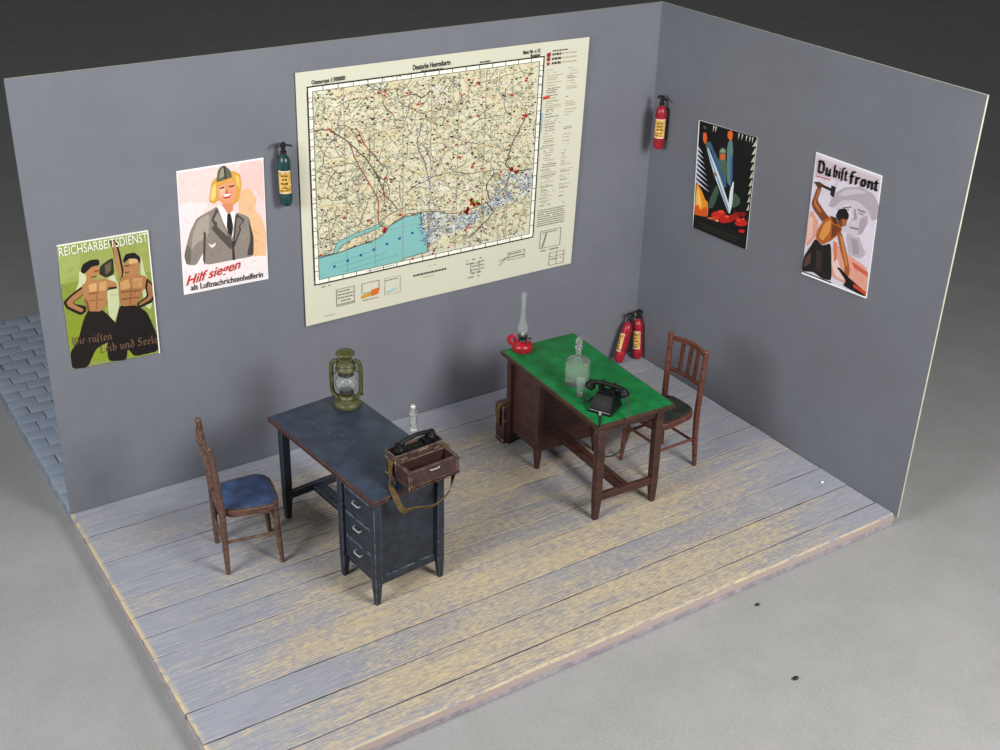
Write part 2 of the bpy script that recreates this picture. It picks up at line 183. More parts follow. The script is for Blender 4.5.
ART={'labourers':[((138,150,70),[(0.0,0.0),(1.0,0.0),(1.0,1.0),(-0.0,1.0)]),((150,160,84),[(0.008,0.008),(0.994,0.008),(0.99,0.327),(-0.013,0.304)]),((156,168,94),[(0.001,0.087),(0.243,0.099),(0.198,0.229),(-0.013,0.304)]),((132,146,56),[(-0.013,0.304),(0.233,0.301),(0.18,0.778),(-0.006,0.893),(-0.001,0.649)]),((132,146,40),[(0.015,0.599),(0.187,0.587),(0.133,0.771),(0.006,0.824)]),((196,202,158),[(0.204,0.221),(0.289,0.172),(0.265,0.322),(0.124,0.398),(0.185,0.312)]),((192,198,154),[(0.464,0.33),(0.577,0.293),(0.611,0.383),(0.597,0.554),(0.518,0.683),(0.465,0.606),(0.475,0.417)]),((192,198,154),[(0.894,0.161),(0.917,0.335),(1.0,0.432),(0.947,0.634),(0.881,0.591),(0.858,0.414)]),((134,152,40),[(0.175,0.954),(0.286,0.863),(0.43,0.865),(0.412,0.978)]),((134,152,40),[(0.628,0.999),(0.667,0.897),(0.76,0.928),(0.848,0.997)]),((46,40,34),[(0.43,0.215),(0.541,0.173),(0.584,0.168),(0.576,0.296),(0.479,0.311),(0.414,0.276)]),((96,90,62),[(0.483,0.213),(0.557,0.192),(0.546,0.263),(0.483,0.29)]),((30,24,20),[(0.254,0.535),(0.394,0.553),(0.478,0.625),(0.534,0.685),(0.473,0.817),(0.29,0.863),(0.171,1.006),(0.001,0.995),(-0.0,0.858),(0.105,0.768),(0.181,0.621)]),((34,24,18),[(0.272,0.323),(0.102,0.387),(-0.006,0.441),(0.018,0.499),(0.165,0.575),(0.226,0.549),(0.233,0.506),(0.089,0.467),(0.227,0.411)]),((166,116,72),[(0.236,0.356),(0.099,0.407),(0.026,0.449),(0.043,0.485),(0.174,0.551),(0.206,0.529),(0.08,0.463),(0.216,0.41)]),((172,122,78),[(0.21,0.332),(0.326,0.313),(0.467,0.313),(0.592,0.363),(0.59,0.411),(0.48,0.411),(0.466,0.502),(0.389,0.57),(0.252,0.552),(0.216,0.453)]),((206,160,108),[(0.286,0.342),(0.374,0.336),(0.363,0.403),(0.288,0.402)]),((200,152,100),[(0.404,0.339),(0.486,0.341),(0.467,0.407),(0.393,0.407)]),((150,98,58),[(0.363,0.403),(0.377,0.405),(0.348,0.556),(0.33,0.554)]),((140,90,52),[(0.275,0.405),(0.362,0.41),(0.36,0.423),(0.28,0.423)]),((150,98,56),[(0.266,0.463),(0.442,0.475),(0.44,0.485),(0.266,0.476)]),((120,76,44),[(0.223,0.436),(0.257,0.475),(0.268,0.552),(0.245,0.549)]),((60,40,26),[(0.48,0.411),(0.59,0.411),(0.592,0.394),(0.498,0.389)]),((176,124,78),[(0.254,0.244),(0.343,0.206),(0.413,0.205),(0.422,0.253),(0.388,0.29),(0.333,0.293),(0.322,0.333),(0.262,0.325),(0.273,0.275)]),((130,80,48),[(0.36,0.242),(0.413,0.238),(0.415,0.252),(0.363,0.256)]),((130,80,48),[(0.321,0.281),(0.382,0.282),(0.375,0.295),(0.328,0.296)]),((24,22,24),[(0.213,0.227),(0.249,0.176),(0.34,0.152),(0.428,0.159),(0.425,0.206),(0.343,0.206),(0.248,0.255)]),((28,22,22),[(0.603,0.546),(0.798,0.576),(0.897,0.645),(0.981,0.833),(0.99,0.981),(0.702,0.991),(0.636,0.911),(0.607,1.005),(0.41,0.99),(0.401,0.864),(0.534,0.685)]),((30,22,18),[(0.59,0.099),(0.563,0.029),(0.634,0.026),(0.665,0.134),(0.684,0.289),(0.639,0.369),(0.601,0.211)]),((176,124,78),[(0.596,0.092),(0.585,0.037),(0.619,0.034),(0.642,0.131),(0.664,0.295),(0.632,0.351),(0.602,0.202)]),((164,114,70),[(0.613,0.369),(0.66,0.324),(0.799,0.321),(0.915,0.349),(0.993,0.414),(0.985,0.468),(0.881,0.451),(0.843,0.516),(0.773,0.57),(0.62,0.56),(0.598,0.467)]),((196,150,100),[(0.63,0.368),(0.728,0.349),(0.736,0.424),(0.63,0.428)]),((188,140,92),[(0.771,0.348),(0.884,0.362),(0.874,0.437),(0.769,0.429)]),((140,90,54),[(0.736,0.424),(0.755,0.427),(0.726,0.562),(0.707,0.559)]),((130,84,50),[(0.624,0.436),(0.852,0.451),(0.85,0.465),(0.626,0.454)]),((120,76,46),[(0.629,0.497),(0.82,0.506),(0.819,0.516),(0.628,0.509)]),((34,24,18),[(0.932,0.368),(1.0,0.432),(1.011,0.524),(0.961,0.573),(0.812,0.599),(0.788,0.561),(0.916,0.511),(0.902,0.44)]),((158,108,66),[(0.942,0.399),(0.984,0.439),(0.988,0.517),(0.945,0.55),(0.82,0.579),(0.812,0.564),(0.934,0.521),(0.925,0.448)]),((172,122,78),[(0.694,0.222),(0.781,0.199),(0.865,0.226),(0.854,0.302),(0.795,0.346),(0.707,0.33),(0.681,0.28)]),((206,166,118),[(0.75,0.198),(0.865,0.195),(0.84,0.237),(0.752,0.238)]),((110,70,44),[(0.692,0.239),(0.751,0.239),(0.749,0.253),(0.695,0.253)]),((110,70,44),[(0.693,0.294),(0.746,0.293),(0.744,0.303),(0.701,0.308)]),((24,22,24),[(0.688,0.198),(0.723,0.154),(0.823,0.153),(0.884,0.198),(0.871,0.252),(0.844,0.206),(0.758,0.193),(0.694,0.222)]),((236,238,226),[(0.0,0.0),(1.0,0.0),(1.001,0.01),(0.001,0.01)]),((232,236,222),[(0.988,0.004),(1.002,0.002),(1.0,1.0),(0.985,1.002)])],'woman':[((240,208,204),[(0.01,0.009),(0.988,0.008),(0.993,0.557),(0.001,0.513)]),((238,222,222),[(-0.005,0.243),(0.364,0.286),(0.099,0.486),(0.016,0.749),(-0.001,0.532)]),((236,196,190),[(0.718,0.008),(0.991,0.013),(0.983,0.358),(0.872,0.228),(0.73,0.231)]),((234,186,142),[(0.716,0.23),(0.822,0.219),(0.9,0.319),(0.866,0.394),(0.952,0.483),(0.996,0.607),(0.983,0.816),(0.818,0.814),(0.679,0.558),(0.682,0.323)]),((238,226,226),[(0.022,0.75),(0.243,0.749),(0.806,0.783),(0.995,0.797),(0.995,0.989),(0.012,0.986)]),((214,160,66),[(0.387,0.125),(0.462,0.085),(0.631,0.062),(0.717,0.098),(0.727,0.196),(0.686,0.308),(0.616,0.339),(0.587,0.277),(0.447,0.28),(0.396,0.301),(0.345,0.276),(0.366,0.19)]),((240,206,120),[(0.39,0.164),(0.43,0.139),(0.429,0.235),(0.392,0.279),(0.361,0.256)]),((238,196,104),[(0.661,0.098),(0.704,0.122),(0.704,0.209),(0.673,0.176)]),((98,96,80),[(0.436,0.136),(0.466,0.038),(0.529,0.005),(0.603,0.053),(0.627,0.115),(0.52,0.126)]),((150,146,124),[(0.472,0.106),(0.493,0.047),(0.528,0.026),(0.539,0.094)]),((60,58,50),[(0.529,0.009),(0.55,0.019),(0.56,0.119),(0.537,0.123)]),((226,154,116),[(0.433,0.178),(0.499,0.155),(0.639,0.144),(0.673,0.206),(0.648,0.28),(0.583,0.333),(0.516,0.325),(0.448,0.269)]),((240,186,150),[(0.468,0.192),(0.538,0.182),(0.527,0.256),(0.477,0.256)]),((90,50,36),[(0.471,0.183),(0.527,0.177),(0.527,0.189),(0.476,0.193)]),((90,50,36),[(0.583,0.18),(0.645,0.175),(0.644,0.187),(0.588,0.192)]),((200,110,84),[(0.554,0.192),(0.573,0.237),(0.534,0.232)]),((190,50,40),[(0.495,0.239),(0.607,0.233),(0.582,0.272),(0.52,0.273)]),((250,240,232),[(0.506,0.24),(0.601,0.238),(0.577,0.258),(0.521,0.258)]),((214,136,98),[(0.495,0.311),(0.618,0.316),(0.612,0.397),(0.542,0.433),(0.475,0.361)]),((244,240,244),[(0.439,0.31),(0.499,0.331),(0.558,0.41),(0.608,0.377),(0.645,0.407),(0.601,0.548),(0.494,0.467)]),((40,38,36),[(0.545,0.395),(0.586,0.4),(0.609,0.51),(0.573,0.614),(0.531,0.504)]),((140,130,120),[(0.43,0.323),(0.37,0.345),(0.19,0.391),(0.113,0.488),(0.025,0.676),(0.054,0.754),(0.158,0.772),(0.256,0.662),(0.257,0.785),(0.578,0.783),(0.829,0.784),(0.834,0.617),(0.8,0.451),(0.64,0.392),(0.596,0.617),(0.509,0.498)]),((168,158,146),[(0.216,0.404),(0.343,0.37),(0.315,0.552),(0.173,0.593),(0.113,0.644),(0.138,0.511)]),((78,72,66),[(0.263,0.507),(0.29,0.52),(0.257,0.785),(0.239,0.739)]),((84,78,72),[(0.43,0.323),(0.509,0.498),(0.589,0.626),(0.573,0.703),(0.425,0.566),(0.348,0.488),(0.391,0.473),(0.353,0.424)]),((150,140,130),[(0.441,0.363),(0.508,0.507),(0.552,0.592),(0.42,0.487),(0.428,0.459),(0.386,0.428)]),((62,58,54),[(0.645,0.401),(0.748,0.472),(0.682,0.519),(0.703,0.537),(0.589,0.705),(0.602,0.608)]),((120,112,104),[(0.655,0.427),(0.73,0.476),(0.671,0.514),(0.681,0.539),(0.61,0.648)]),((56,52,48),[(0.584,0.625),(0.601,0.627),(0.612,0.787),(0.578,0.783)]),((70,64,60),[(0.788,0.463),(0.84,0.618),(0.83,0.776),(0.75,0.766),(0.805,0.633)]),((236,232,226),[(0.305,0.606),(0.35,0.631),(0.4,0.61),(0.38,0.643),(0.341,0.65)]),((110,102,94),[(0.035,0.663),(0.069,0.58),(0.113,0.644),(0.09,0.755),(0.044,0.745)]),((250,250,248),[(-0.0,-0.0),(1.0,0.0),(1.002,0.012),(0.002,0.012)])],'dark':[((14,13,15),[(0.015,0.003),(1.0,-0.0),(1.0,1.0),(-0.0,1.0)]),((206,206,190),[(0.262,0.012),(0.286,0.012),(0.263,0.068)]),((206,206,190),[(0.303,0.012),(0.327,0.012),(0.304,0.068)]),((206,206,190),[(0.696,0.011),(0.718,0.011),(0.699,0.066)]),((206,206,190),[(0.754,0.011),(0.776,0.011),(0.757,0.065)]),((206,206,190),[(0.824,0.011),(0.846,0.011),(0.828,0.065)]),((206,206,190),[(0.881,0.011),(0.903,0.011),(0.885,0.065)]),((206,206,190),[(0.925,0.011),(0.946,0.011),(0.929,0.064)]),((196,196,170),[(0.995,0.021),(1.003,0.074),(0.94,0.09)]),((196,196,170),[(0.993,0.088),(1.0,0.141),(0.941,0.158)]),((196,196,170),[(0.991,0.156),(0.998,0.21),(0.941,0.226)]),((196,196,170),[(0.989,0.225),(0.996,0.279),(0.942,0.295)]),((196,196,170),[(0.987,0.294),(0.994,0.349),(0.943,0.366)]),((196,196,170),[(0.984,0.365),(0.992,0.42),(0.943,0.437)]),((196,196,170),[(0.982,0.436),(0.99,0.493),(0.944,0.509)]),((196,196,170),[(0.98,0.508),(0.988,0.566),(0.945,0.581)]),((196,196,170),[(0.978,0.582),(0.985,0.64),(0.945,0.655)]),((200,206,224),[(0.015,0.234),(0.011,0.263),(0.108,0.285)]),((200,206,224),[(0.012,0.276),(0.009,0.305),(0.132,0.331)]),((200,206,224),[(0.01,0.319),(0.006,0.348),(0.157,0.378)]),((200,206,224),[(0.008,0.361),(0.004,0.39),(0.181,0.425)]),((200,206,224),[(0.006,0.404),(0.002,0.434),(0.206,0.472)]),((200,206,224),[(0.004,0.448),(-0.0,0.477),(0.23,0.52)]),((200,206,224),[(0.001,0.492),(-0.002,0.521),(0.255,0.567)]),((200,206,224),[(-0.001,0.536),(-0.005,0.566),(0.28,0.615)]),((236,150,40),[(0.009,0.875),(0.031,0.552),(0.082,0.597),(0.13,0.624),(0.207,0.698),(0.26,0.709),(0.279,0.846)]),((250,196,90),[(0.029,0.719),(0.059,0.592),(0.105,0.666),(0.156,0.768),(0.079,0.822)]),((220,90,30),[(0.0,0.8),(0.091,0.763),(0.117,0.814),(0.24,0.751),(0.279,0.848),(0.009,0.875)]),((74,104,92),[(0.401,0.209),(0.444,0.175),(0.507,0.185),(0.518,0.254),(0.551,0.333),(0.562,0.505),(0.483,0.556),(0.39,0.414),(0.266,0.236),(0.149,0.213),(0.163,0.159),(0.244,0.18),(0.409,0.306)]),((96,128,128),[(0.524,0.169),(0.547,0.099),(0.605,0.09),(0.631,0.168),(0.639,0.352),(0.629,0.492),(0.573,0.467)]),((62,88,70),[(0.389,0.52),(0.451,0.58),(0.366,0.734),(0.279,0.77),(0.279,0.687)]),((66,92,74),[(0.704,0.53),(0.822,0.568),(0.821,0.621),(0.728,0.671),(0.674,0.66)]),((56,92,140),[(0.205,0.153),(0.248,0.163),(0.417,0.357),(0.579,0.502),(0.548,0.525),(0.339,0.353)]),((60,100,150),[(0.597,0.24),(0.633,0.218),(0.66,0.416),(0.635,0.526)]),((130,160,120),[(0.397,0.227),(0.442,0.182),(0.507,0.188),(0.498,0.215)]),((226,96,40),[(0.408,0.252),(0.459,0.227),(0.509,0.238),(0.495,0.278),(0.442,0.294)]),((230,98,42),[(0.092,0.102),(0.147,0.091),(0.175,0.14),(0.14,0.2),(0.1,0.169)]),((232,104,46),[(0.521,0.025),(0.57,0.004),(0.607,0.028),(0.598,0.091),(0.559,0.094),(0.514,0.065)]),((70,82,70),[(0.083,0.037),(0.14,0.037),(0.143,0.064),(0.101,0.064)]),((214,224,232),[(0.164,0.219),(0.207,0.22),(0.427,0.425),(0.647,0.666),(0.654,0.748),(0.488,0.59),(0.322,0.426)]),((120,150,190),[(0.164,0.219),(0.186,0.22),(0.647,0.702),(0.646,0.739)]),((224,232,230),[(0.678,0.439),(0.692,0.442),(0.694,0.656),(0.661,0.747),(0.627,0.67),(0.638,0.525)]),((140,128,90),[(0.322,0.426),(0.362,0.41),(0.381,0.442),(0.341,0.462)]),((206,40,28),[(0.593,0.759),(0.581,0.787),(0.528,0.806),(0.458,0.834),(0.393,0.824),(0.328,0.816),(0.361,0.785),(0.436,0.759),(0.516,0.731),(0.58,0.736)]),((190,30,24),[(0.727,0.776),(0.712,0.802),(0.646,0.822),(0.576,0.844),(0.515,0.848),(0.488,0.828),(0.52,0.797),(0.57,0.769),(0.645,0.765),(0.682,0.767)]),((214,60,40),[(0.47,0.823),(0.447,0.841),(0.408,0.859),(0.363,0.87),(0.321,0.872),(0.301,0.86),(0.31,0.841),(0.354,0.828),(0.404,0.81),(0.45,0.813)]),((170,26,20),[(0.845,0.732),(0.833,0.754),(0.773,0.773),(0.715,0.798),(0.682,0.789),(0.65,0.775),(0.668,0.749),(0.704,0.738),(0.769,0.724),(0.823,0.72)]),((200,36,28),[(0.995,0.753),(0.964,0.786),(0.909,0.801),(0.845,0.815),(0.802,0.817),(0.762,0.805),(0.8,0.772),(0.837,0.747),(0.906,0.74),(0.954,0.741)]),((150,24,18),[(0.854,0.703),(0.842,0.719),(0.814,0.732),(0.772,0.743),(0.744,0.738),(0.712,0.734),(0.734,0.719),(0.765,0.701),(0.799,0.694),(0.839,0.696)]),((120,20,16),[(0.957,0.681),(0.946,0.697),(0.909,0.718),(0.864,0.721),(0.818,0.729),(0.813,0.712),(0.814,0.698),(0.854,0.681),(0.897,0.669),(0.931,0.673)]),((200,34,30),[(0.96,0.837),(0.946,0.853),(0.916,0.864),(0.881,0.872),(0.86,0.871),(0.836,0.866),(0.853,0.851),(0.874,0.839),(0.914,0.832),(0.937,0.83)]),((230,120,60),[(0.357,0.842),(0.34,0.852),(0.324,0.86),(0.297,0.87),(0.281,0.866),(0.263,0.863),(0.271,0.853),(0.297,0.844),(0.322,0.838),(0.339,0.838)]),((230,70,40),[(0.563,0.738),(0.564,0.747),(0.528,0.765),(0.497,0.772),(0.473,0.77),(0.45,0.762),(0.464,0.748),(0.493,0.737),(0.525,0.731),(0.549,0.733)]),((232,60,40),[(0.875,0.753),(0.871,0.761),(0.848,0.774),(0.817,0.782),(0.79,0.781),(0.795,0.77),(0.798,0.762),(0.813,0.752),(0.84,0.744),(0.865,0.747)]),((240,90,50),[(0.657,0.764),(0.655,0.773),(0.636,0.779),(0.613,0.788),(0.597,0.785),(0.577,0.781),(0.586,0.773),(0.608,0.76),(0.631,0.758),(0.65,0.758)]),((230,70,50),[(0.94,0.73),(0.939,0.735),(0.919,0.742),(0.903,0.746),(0.881,0.75),(0.885,0.742),(0.886,0.736),(0.899,0.728),(0.918,0.725),(0.931,0.726)]),((236,160,100),[(0.483,0.839),(0.486,0.845),(0.465,0.852),(0.447,0.858),(0.426,0.858),(0.417,0.853),(0.428,0.845),(0.443,0.836),(0.464,0.832),(0.481,0.834)]),((22,20,18),[(0.002,0.886),(0.28,0.855),(0.672,0.853),(0.993,0.872),(1.0,1.0),(-0.0,1.0)]),((232,232,236),[(-0.0,-0.0),(0.021,0.0),(0.014,0.855),(0.007,0.993),(-0.0,1.0)])],'hammer':[((222,212,226),[(0.009,0.008),(0.992,0.007),(0.991,0.989),(0.006,0.995)]),((206,190,196),[(0.023,0.037),(0.98,0.028),(0.983,0.109),(0.033,0.175)]),((178,168,178),[(0.287,0.387),(0.332,0.281),(0.485,0.191),(0.72,0.143),(0.914,0.159),(1.012,0.231),(1.012,0.342),(0.938,0.37),(0.865,0.292),(0.686,0.258),(0.482,0.296),(0.362,0.38)]),((200,192,200),[(0.406,0.27),(0.512,0.202),(0.698,0.164),(0.829,0.171),(0.668,0.21),(0.508,0.259)]),((206,196,206),[(0.393,0.362),(0.515,0.289),(0.714,0.26),(0.866,0.298),(0.889,0.395),(0.826,0.5),(0.702,0.556),(0.559,0.538),(0.45,0.457)]),((222,214,224),[(0.451,0.373),(0.57,0.304),(0.636,0.335),(0.628,0.448),(0.548,0.488),(0.481,0.441)]),((140,128,140),[(0.494,0.349),(0.618,0.317),(0.628,0.329),(0.504,0.362)]),((150,138,150),[(0.532,0.36),(0.603,0.342),(0.6,0.357),(0.542,0.373)]),((140,128,140),[(0.714,0.316),(0.837,0.317),(0.834,0.332),(0.717,0.33)]),((150,138,150),[(0.74,0.34),(0.815,0.34),(0.805,0.356),(0.743,0.354)]),((164,150,162),[(0.662,0.33),(0.689,0.325),(0.734,0.401),(0.651,0.429),(0.68,0.404)]),((146,130,144),[(0.629,0.478),(0.77,0.464),(0.761,0.484),(0.646,0.493)]),((176,164,174),[(0.771,0.382),(0.87,0.343),(0.884,0.399),(0.825,0.497),(0.764,0.528)]),((186,176,186),[(0.594,0.538),(0.749,0.55),(0.785,0.528),(0.91,0.65),(0.847,0.701),(0.668,0.702)]),((164,152,164),[(0.678,0.569),(0.772,0.56),(0.825,0.669),(0.733,0.688)]),((206,200,214),[(0.344,0.152),(0.412,0.148),(0.363,0.232)]),((226,158,140),[(0.027,0.459),(0.171,0.543),(0.152,0.661),(0.023,0.784),(0.0,0.654)]),((232,190,176),[(0.006,0.52),(0.078,0.524),(0.094,0.673),(0.021,0.746)]),((226,160,142),[(0.427,0.659),(0.664,0.703),(0.976,0.757),(0.997,0.987),(0.67,0.948),(0.457,0.938)]),((236,206,200),[(0.436,0.695),(0.574,0.836),(0.699,0.922),(0.524,0.923),(0.432,0.829)]),((206,96,70),[(0.726,0.746),(0.976,0.786),(0.985,0.821),(0.772,0.793)]),((216,120,90),[(0.423,0.641),(0.481,0.648),(0.507,0.775),(0.472,0.82)]),((40,30,28),[(0.014,0.245),(0.052,0.228),(0.294,0.236),(0.3,0.261)]),((38,34,40),[(0.295,0.21),(0.366,0.215),(0.351,0.3),(0.293,0.292)]),((92,52,34),[(0.052,0.256),(0.096,0.219),(0.18,0.231),(0.128,0.278)]),((128,70,42),[(0.083,0.268),(0.153,0.264),(0.107,0.371),(0.227,0.433),(0.343,0.479),(0.26,0.543),(0.061,0.452),(0.024,0.412)]),((186,110,60),[(0.106,0.277),(0.141,0.274),(0.082,0.387),(0.202,0.446),(0.177,0.462),(0.052,0.412)]),((176,98,46),[(0.238,0.51),(0.361,0.447),(0.525,0.507),(0.524,0.549),(0.39,0.649),(0.264,0.713),(0.15,0.68),(0.167,0.601)]),((222,150,76),[(0.258,0.534),(0.35,0.478),(0.356,0.58),(0.269,0.674),(0.198,0.66)]),((120,62,34),[(0.375,0.51),(0.517,0.518),(0.507,0.552),(0.386,0.634)]),((90,46,28),[(0.337,0.452),(0.431,0.452),(0.461,0.505),(0.391,0.501)]),((160,90,46),[(0.459,0.568),(0.527,0.548),(0.623,0.674),(0.713,0.806),(0.717,0.88),(0.644,0.896),(0.636,0.804),(0.54,0.692)]),((210,140,76),[(0.506,0.577),(0.543,0.588),(0.671,0.777),(0.667,0.816)]),((110,62,40),[(0.434,0.417),(0.504,0.39),(0.596,0.427),(0.579,0.487),(0.504,0.508),(0.448,0.476)]),((166,96,56),[(0.517,0.444),(0.591,0.437),(0.575,0.486),(0.521,0.493)]),((28,24,24),[(0.411,0.437),(0.451,0.373),(0.546,0.35),(0.607,0.388),(0.604,0.431),(0.514,0.435),(0.46,0.468)]),((34,30,30),[(0.15,0.68),(0.265,0.717),(0.394,0.667),(0.472,0.972),(0.327,0.986),(0.178,0.961),(-0.001,0.996),(0.005,0.864),(0.081,0.771)]),((58,46,42),[(0.187,0.767),(0.276,0.768),(0.297,0.935),(0.208,0.935)]),((90,64,52),[(0.023,0.879),(0.106,0.804),(0.121,0.897),(0.033,0.954)]),((30,26,26),[(0.543,0.852),(0.744,0.893),(0.981,0.95),(0.985,0.994),(0.641,0.973),(0.682,0.926)]),((30,26,26),[(0.524,0.847),(0.567,0.837),(0.707,0.883),(0.681,0.907)]),((206,70,40),[(0.802,0.922),(0.988,0.948),(0.988,0.978),(0.795,0.948)]),((44,38,36),[(0.005,0.991),(0.468,0.983),(0.471,0.996),(0.005,1.005)]),((246,246,248),[(0.0,1.0),(0.997,0.987),(1.0,1.0),(0.003,1.015)]),((246,246,250),[(0.0,-0.0),(1.0,-0.0),(0.999,0.009),(0.002,0.011)]),((200,40,44),[(0.034,0.18),(0.271,0.17),(0.273,0.177),(0.036,0.188)])]}
TXT={'reichs':[(-0.001,0.087),(0.995,0.085),(0.011,0.018)],'wir':[(0.01,0.8),(0.474,0.811),(0.021,0.73)],'leib':[(0.322,0.906),(1.007,0.913),(0.335,0.825)],'hilf':[(0.029,0.924),(0.672,0.859),(0.015,0.828)],'als':[(0.08,0.971),(0.932,0.971),(0.085,0.916)],'dubist':[(0.049,0.153),(0.992,0.12),(0.027,0.056)]}
MP={'frame':[(0.032,0.054),(0.829,0.06),(0.834,0.83),(0.035,0.834)],'inner':[(0.047,0.071),(0.815,0.078),(0.818,0.813),(0.048,0.813)],'sea':[(0.047,0.717),(0.093,0.717),(0.117,0.718),(0.174,0.707),(0.251,0.692),(0.275,0.674),(0.286,0.651),(0.343,0.625),(0.4,0.623),(0.404,0.676),(0.425,0.742),(0.426,0.796),(0.346,0.802),(0.323,0.821),(0.187,0.823),(0.047,0.815)],'inlet':[(0.097,0.714),(0.11,0.675),(0.161,0.654),(0.237,0.639),(0.261,0.624),(0.267,0.639),(0.241,0.653),(0.168,0.669),(0.123,0.695),(0.109,0.719)],'delta':[(0.4,0.623),(0.459,0.627),(0.549,0.666),(0.64,0.643),(0.712,0.521),(0.81,0.529),(0.815,0.628),(0.672,0.668),(0.581,0.718),(0.475,0.737),(0.425,0.773)],'delta2':[(0.397,0.618),(0.437,0.626),(0.445,0.668),(0.426,0.787),(0.404,0.711)],'r1':[(0.05,0.217),(0.101,0.226),(0.154,0.283),(0.206,0.348),(0.252,0.438),(0.273,0.517),(0.317,0.586)],'r2':[(0.154,0.283),(0.192,0.393),(0.232,0.483),(0.252,0.537),(0.251,0.622),(0.275,0.662)],'r3':[(0.273,0.517),(0.27,0.475),(0.284,0.42),(0.253,0.373),(0.233,0.337)],'r4':[(0.774,0.289),(0.751,0.353),(0.723,0.416),(0.707,0.482),(0.74,0.518),(0.81,0.523)],'r5':[(0.727,0.508),(0.665,0.499),(0.589,0.495),(0.515,0.476),(0.442,0.478),(0.385,0.5),(0.342,0.524)],'r6':[(0.727,0.512),(0.707,0.587),(0.655,0.628),(0.586,0.648),(0.518,0.654),(0.429,0.621),(0.357,0.616),(0.317,0.629),(0.275,0.662)],'r7':[(0.639,0.632),(0.672,0.679),(0.627,0.729),(0.582,0.773)],'r8':[(0.655,0.628),(0.637,0.554),(0.665,0.508)],'r9':[(0.43,0.135),(0.396,0.153),(0.368,0.133),(0.327,0.142)],'r10':[(0.052,0.725),(0.133,0.712),(0.23,0.702)],'r11':[(0.181,0.233),(0.219,0.319),(0.253,0.373)],'r12':[(0.397,0.256),(0.383,0.334),(0.413,0.422),(0.435,0.528)],'towns':[(0.275,0.662),(0.273,0.517),(0.101,0.229),(0.189,0.281),(0.274,0.215),(0.771,0.292),(0.727,0.508),(0.751,0.526),(0.572,0.645),(0.59,0.631),(0.609,0.632),(0.581,0.612),(0.564,0.657),(0.581,0.722),(0.563,0.728),(0.439,0.805),(0.402,0.804),(0.373,0.809),(0.45,0.802),(0.503,0.603),(0.277,0.118),(0.354,0.123),(0.593,0.12),(0.05,0.711),(0.428,0.766)],'titles':[(0.047,0.049),(0.148,0.047),(0.37,0.041),(0.491,0.035),(0.401,0.053),(0.463,0.051),(0.757,0.037),(0.816,0.036),(0.782,0.054),(0.817,0.052),(0.597,0.05),(0.636,0.049)],'legend':[(0.838,0.052),(0.92,0.043),(0.845,0.046),(0.847,0.066),(0.848,0.082),(0.85,0.226),(0.845,0.352),(0.955,0.101),(0.858,0.88),(0.997,0.935),(0.858,0.054),(0.995,0.668),(0.874,0.587),(0.984,0.74),(0.868,0.75),(0.942,0.882),(0.91,0.912),(0.984,0.99)],'bottom':[(0.103,0.865),(0.168,0.95),(0.189,0.87),(0.254,0.957),(0.269,0.874),(0.329,0.951),(0.373,0.891),(0.496,0.888),(0.572,0.862),(0.643,0.975),(0.699,0.895),(0.826,0.9),(0.059,0.972),(0.094,0.977)]}
# ------------------------------------------------------------------ palette
M_print = m_print()
M_brownwood = m_worn('dark_brown_wood', (66,41,35), (128,92,74), .42, .006, .65, (2,2,14))
M_bluepaint = m_worn('navy_painted_wood', (40,46,58), (140,148,156), .5, .007, .95, (5,5,5), (42,49,62), speck=(150,150,140))
M_bluetop = m_worn('navy_desk_top', (52,62,78), (110,116,126), .5, .004, .4, (3,3,3), (50,62,80), speck=(170,172,160))
M_edge = m_worn('red_brown_edging', (68,44,41), (146,108,92), .5, .006, .8, (9,9,9))
M_greentop = m_worn('green_baize', (24,124,62), (60,120,70), .62, .004, .4, (3,3,3), (22,118,60), spec=.2, speck=(150,190,150))
M_chairworn = m_worn('scuffed_brown_wood', (88,62,54), (176,152,116), .5, .007, .9, (5,5,14))
M_chairwood = m_worn('reddish_brown_wood', (92,53,43), (158,106,82), .42, .012, .8, (5,5,14))
M_seatblue = m_worn('blue_leather', (46,64,98), (92,86,80), .6, .02, .8, (3,3,3), (54,74,110))
M_seatdark = m_worn('dark_green_leather', (38,42,40), (80,70,58), .6, .02, .6, (5,5,5), (50,54,50))
M_case = m_worn('brown_case', (66,44,42), (170,150,132), .5, .008, 1.1, (7,7,7))
M_caseinner = m_plain('case_inside', (50,28,26), .6)
M_black = m_worn('black_bakelite', (18,18,19), (80,80,80), .5, .004, .4, (6,6,6), spec=.18)
M_cord = m_plain('black_cord', (26,25,27), .5)
M_strap = m_worn('khaki_webbing', (88,70,34), (140,116,66), .8, .004, .6, (20,20,20))
M_strapdark = m_plain('dark_webbing', (50,42,30), .8)
M_steel = m_plain('steel', (200,200,196), .35, .45, var=.05)
M_olive = m_worn('olive_enamel', (72,74,40), (140,140,90), .45, .006, .8, (8,8,8))
M_olivedark = m_plain('sooty_olive', (46,44,30), .55)
M_redpaint = m_worn('red_enamel', (158,22,38), (214,90,90), .33, .006, .4, (8,8,8), spec=.5)
M_greenpaint = m_worn('dark_green_enamel', (22,62,62), (84,130,120), .3, .006, .6, (8,8,8), spec=.5)
M_valve = m_plain('black_valve', (24,26,25), .4)
M_glass = m_glass('clear_glass')
M_label = m_plain('yellow_label', (194,156,74), .6, var=.25, scale=22)
M_labelink = m_plain('label_ink', (108,72,34), .6)
M_labelwhite = m_plain('white_label_edge', (220,208,190), .6)
M_brass = m_plain('dull_brass', (110,92,72), .5, .3)
M_wick = m_plain('wick', (225,220,205), .8)

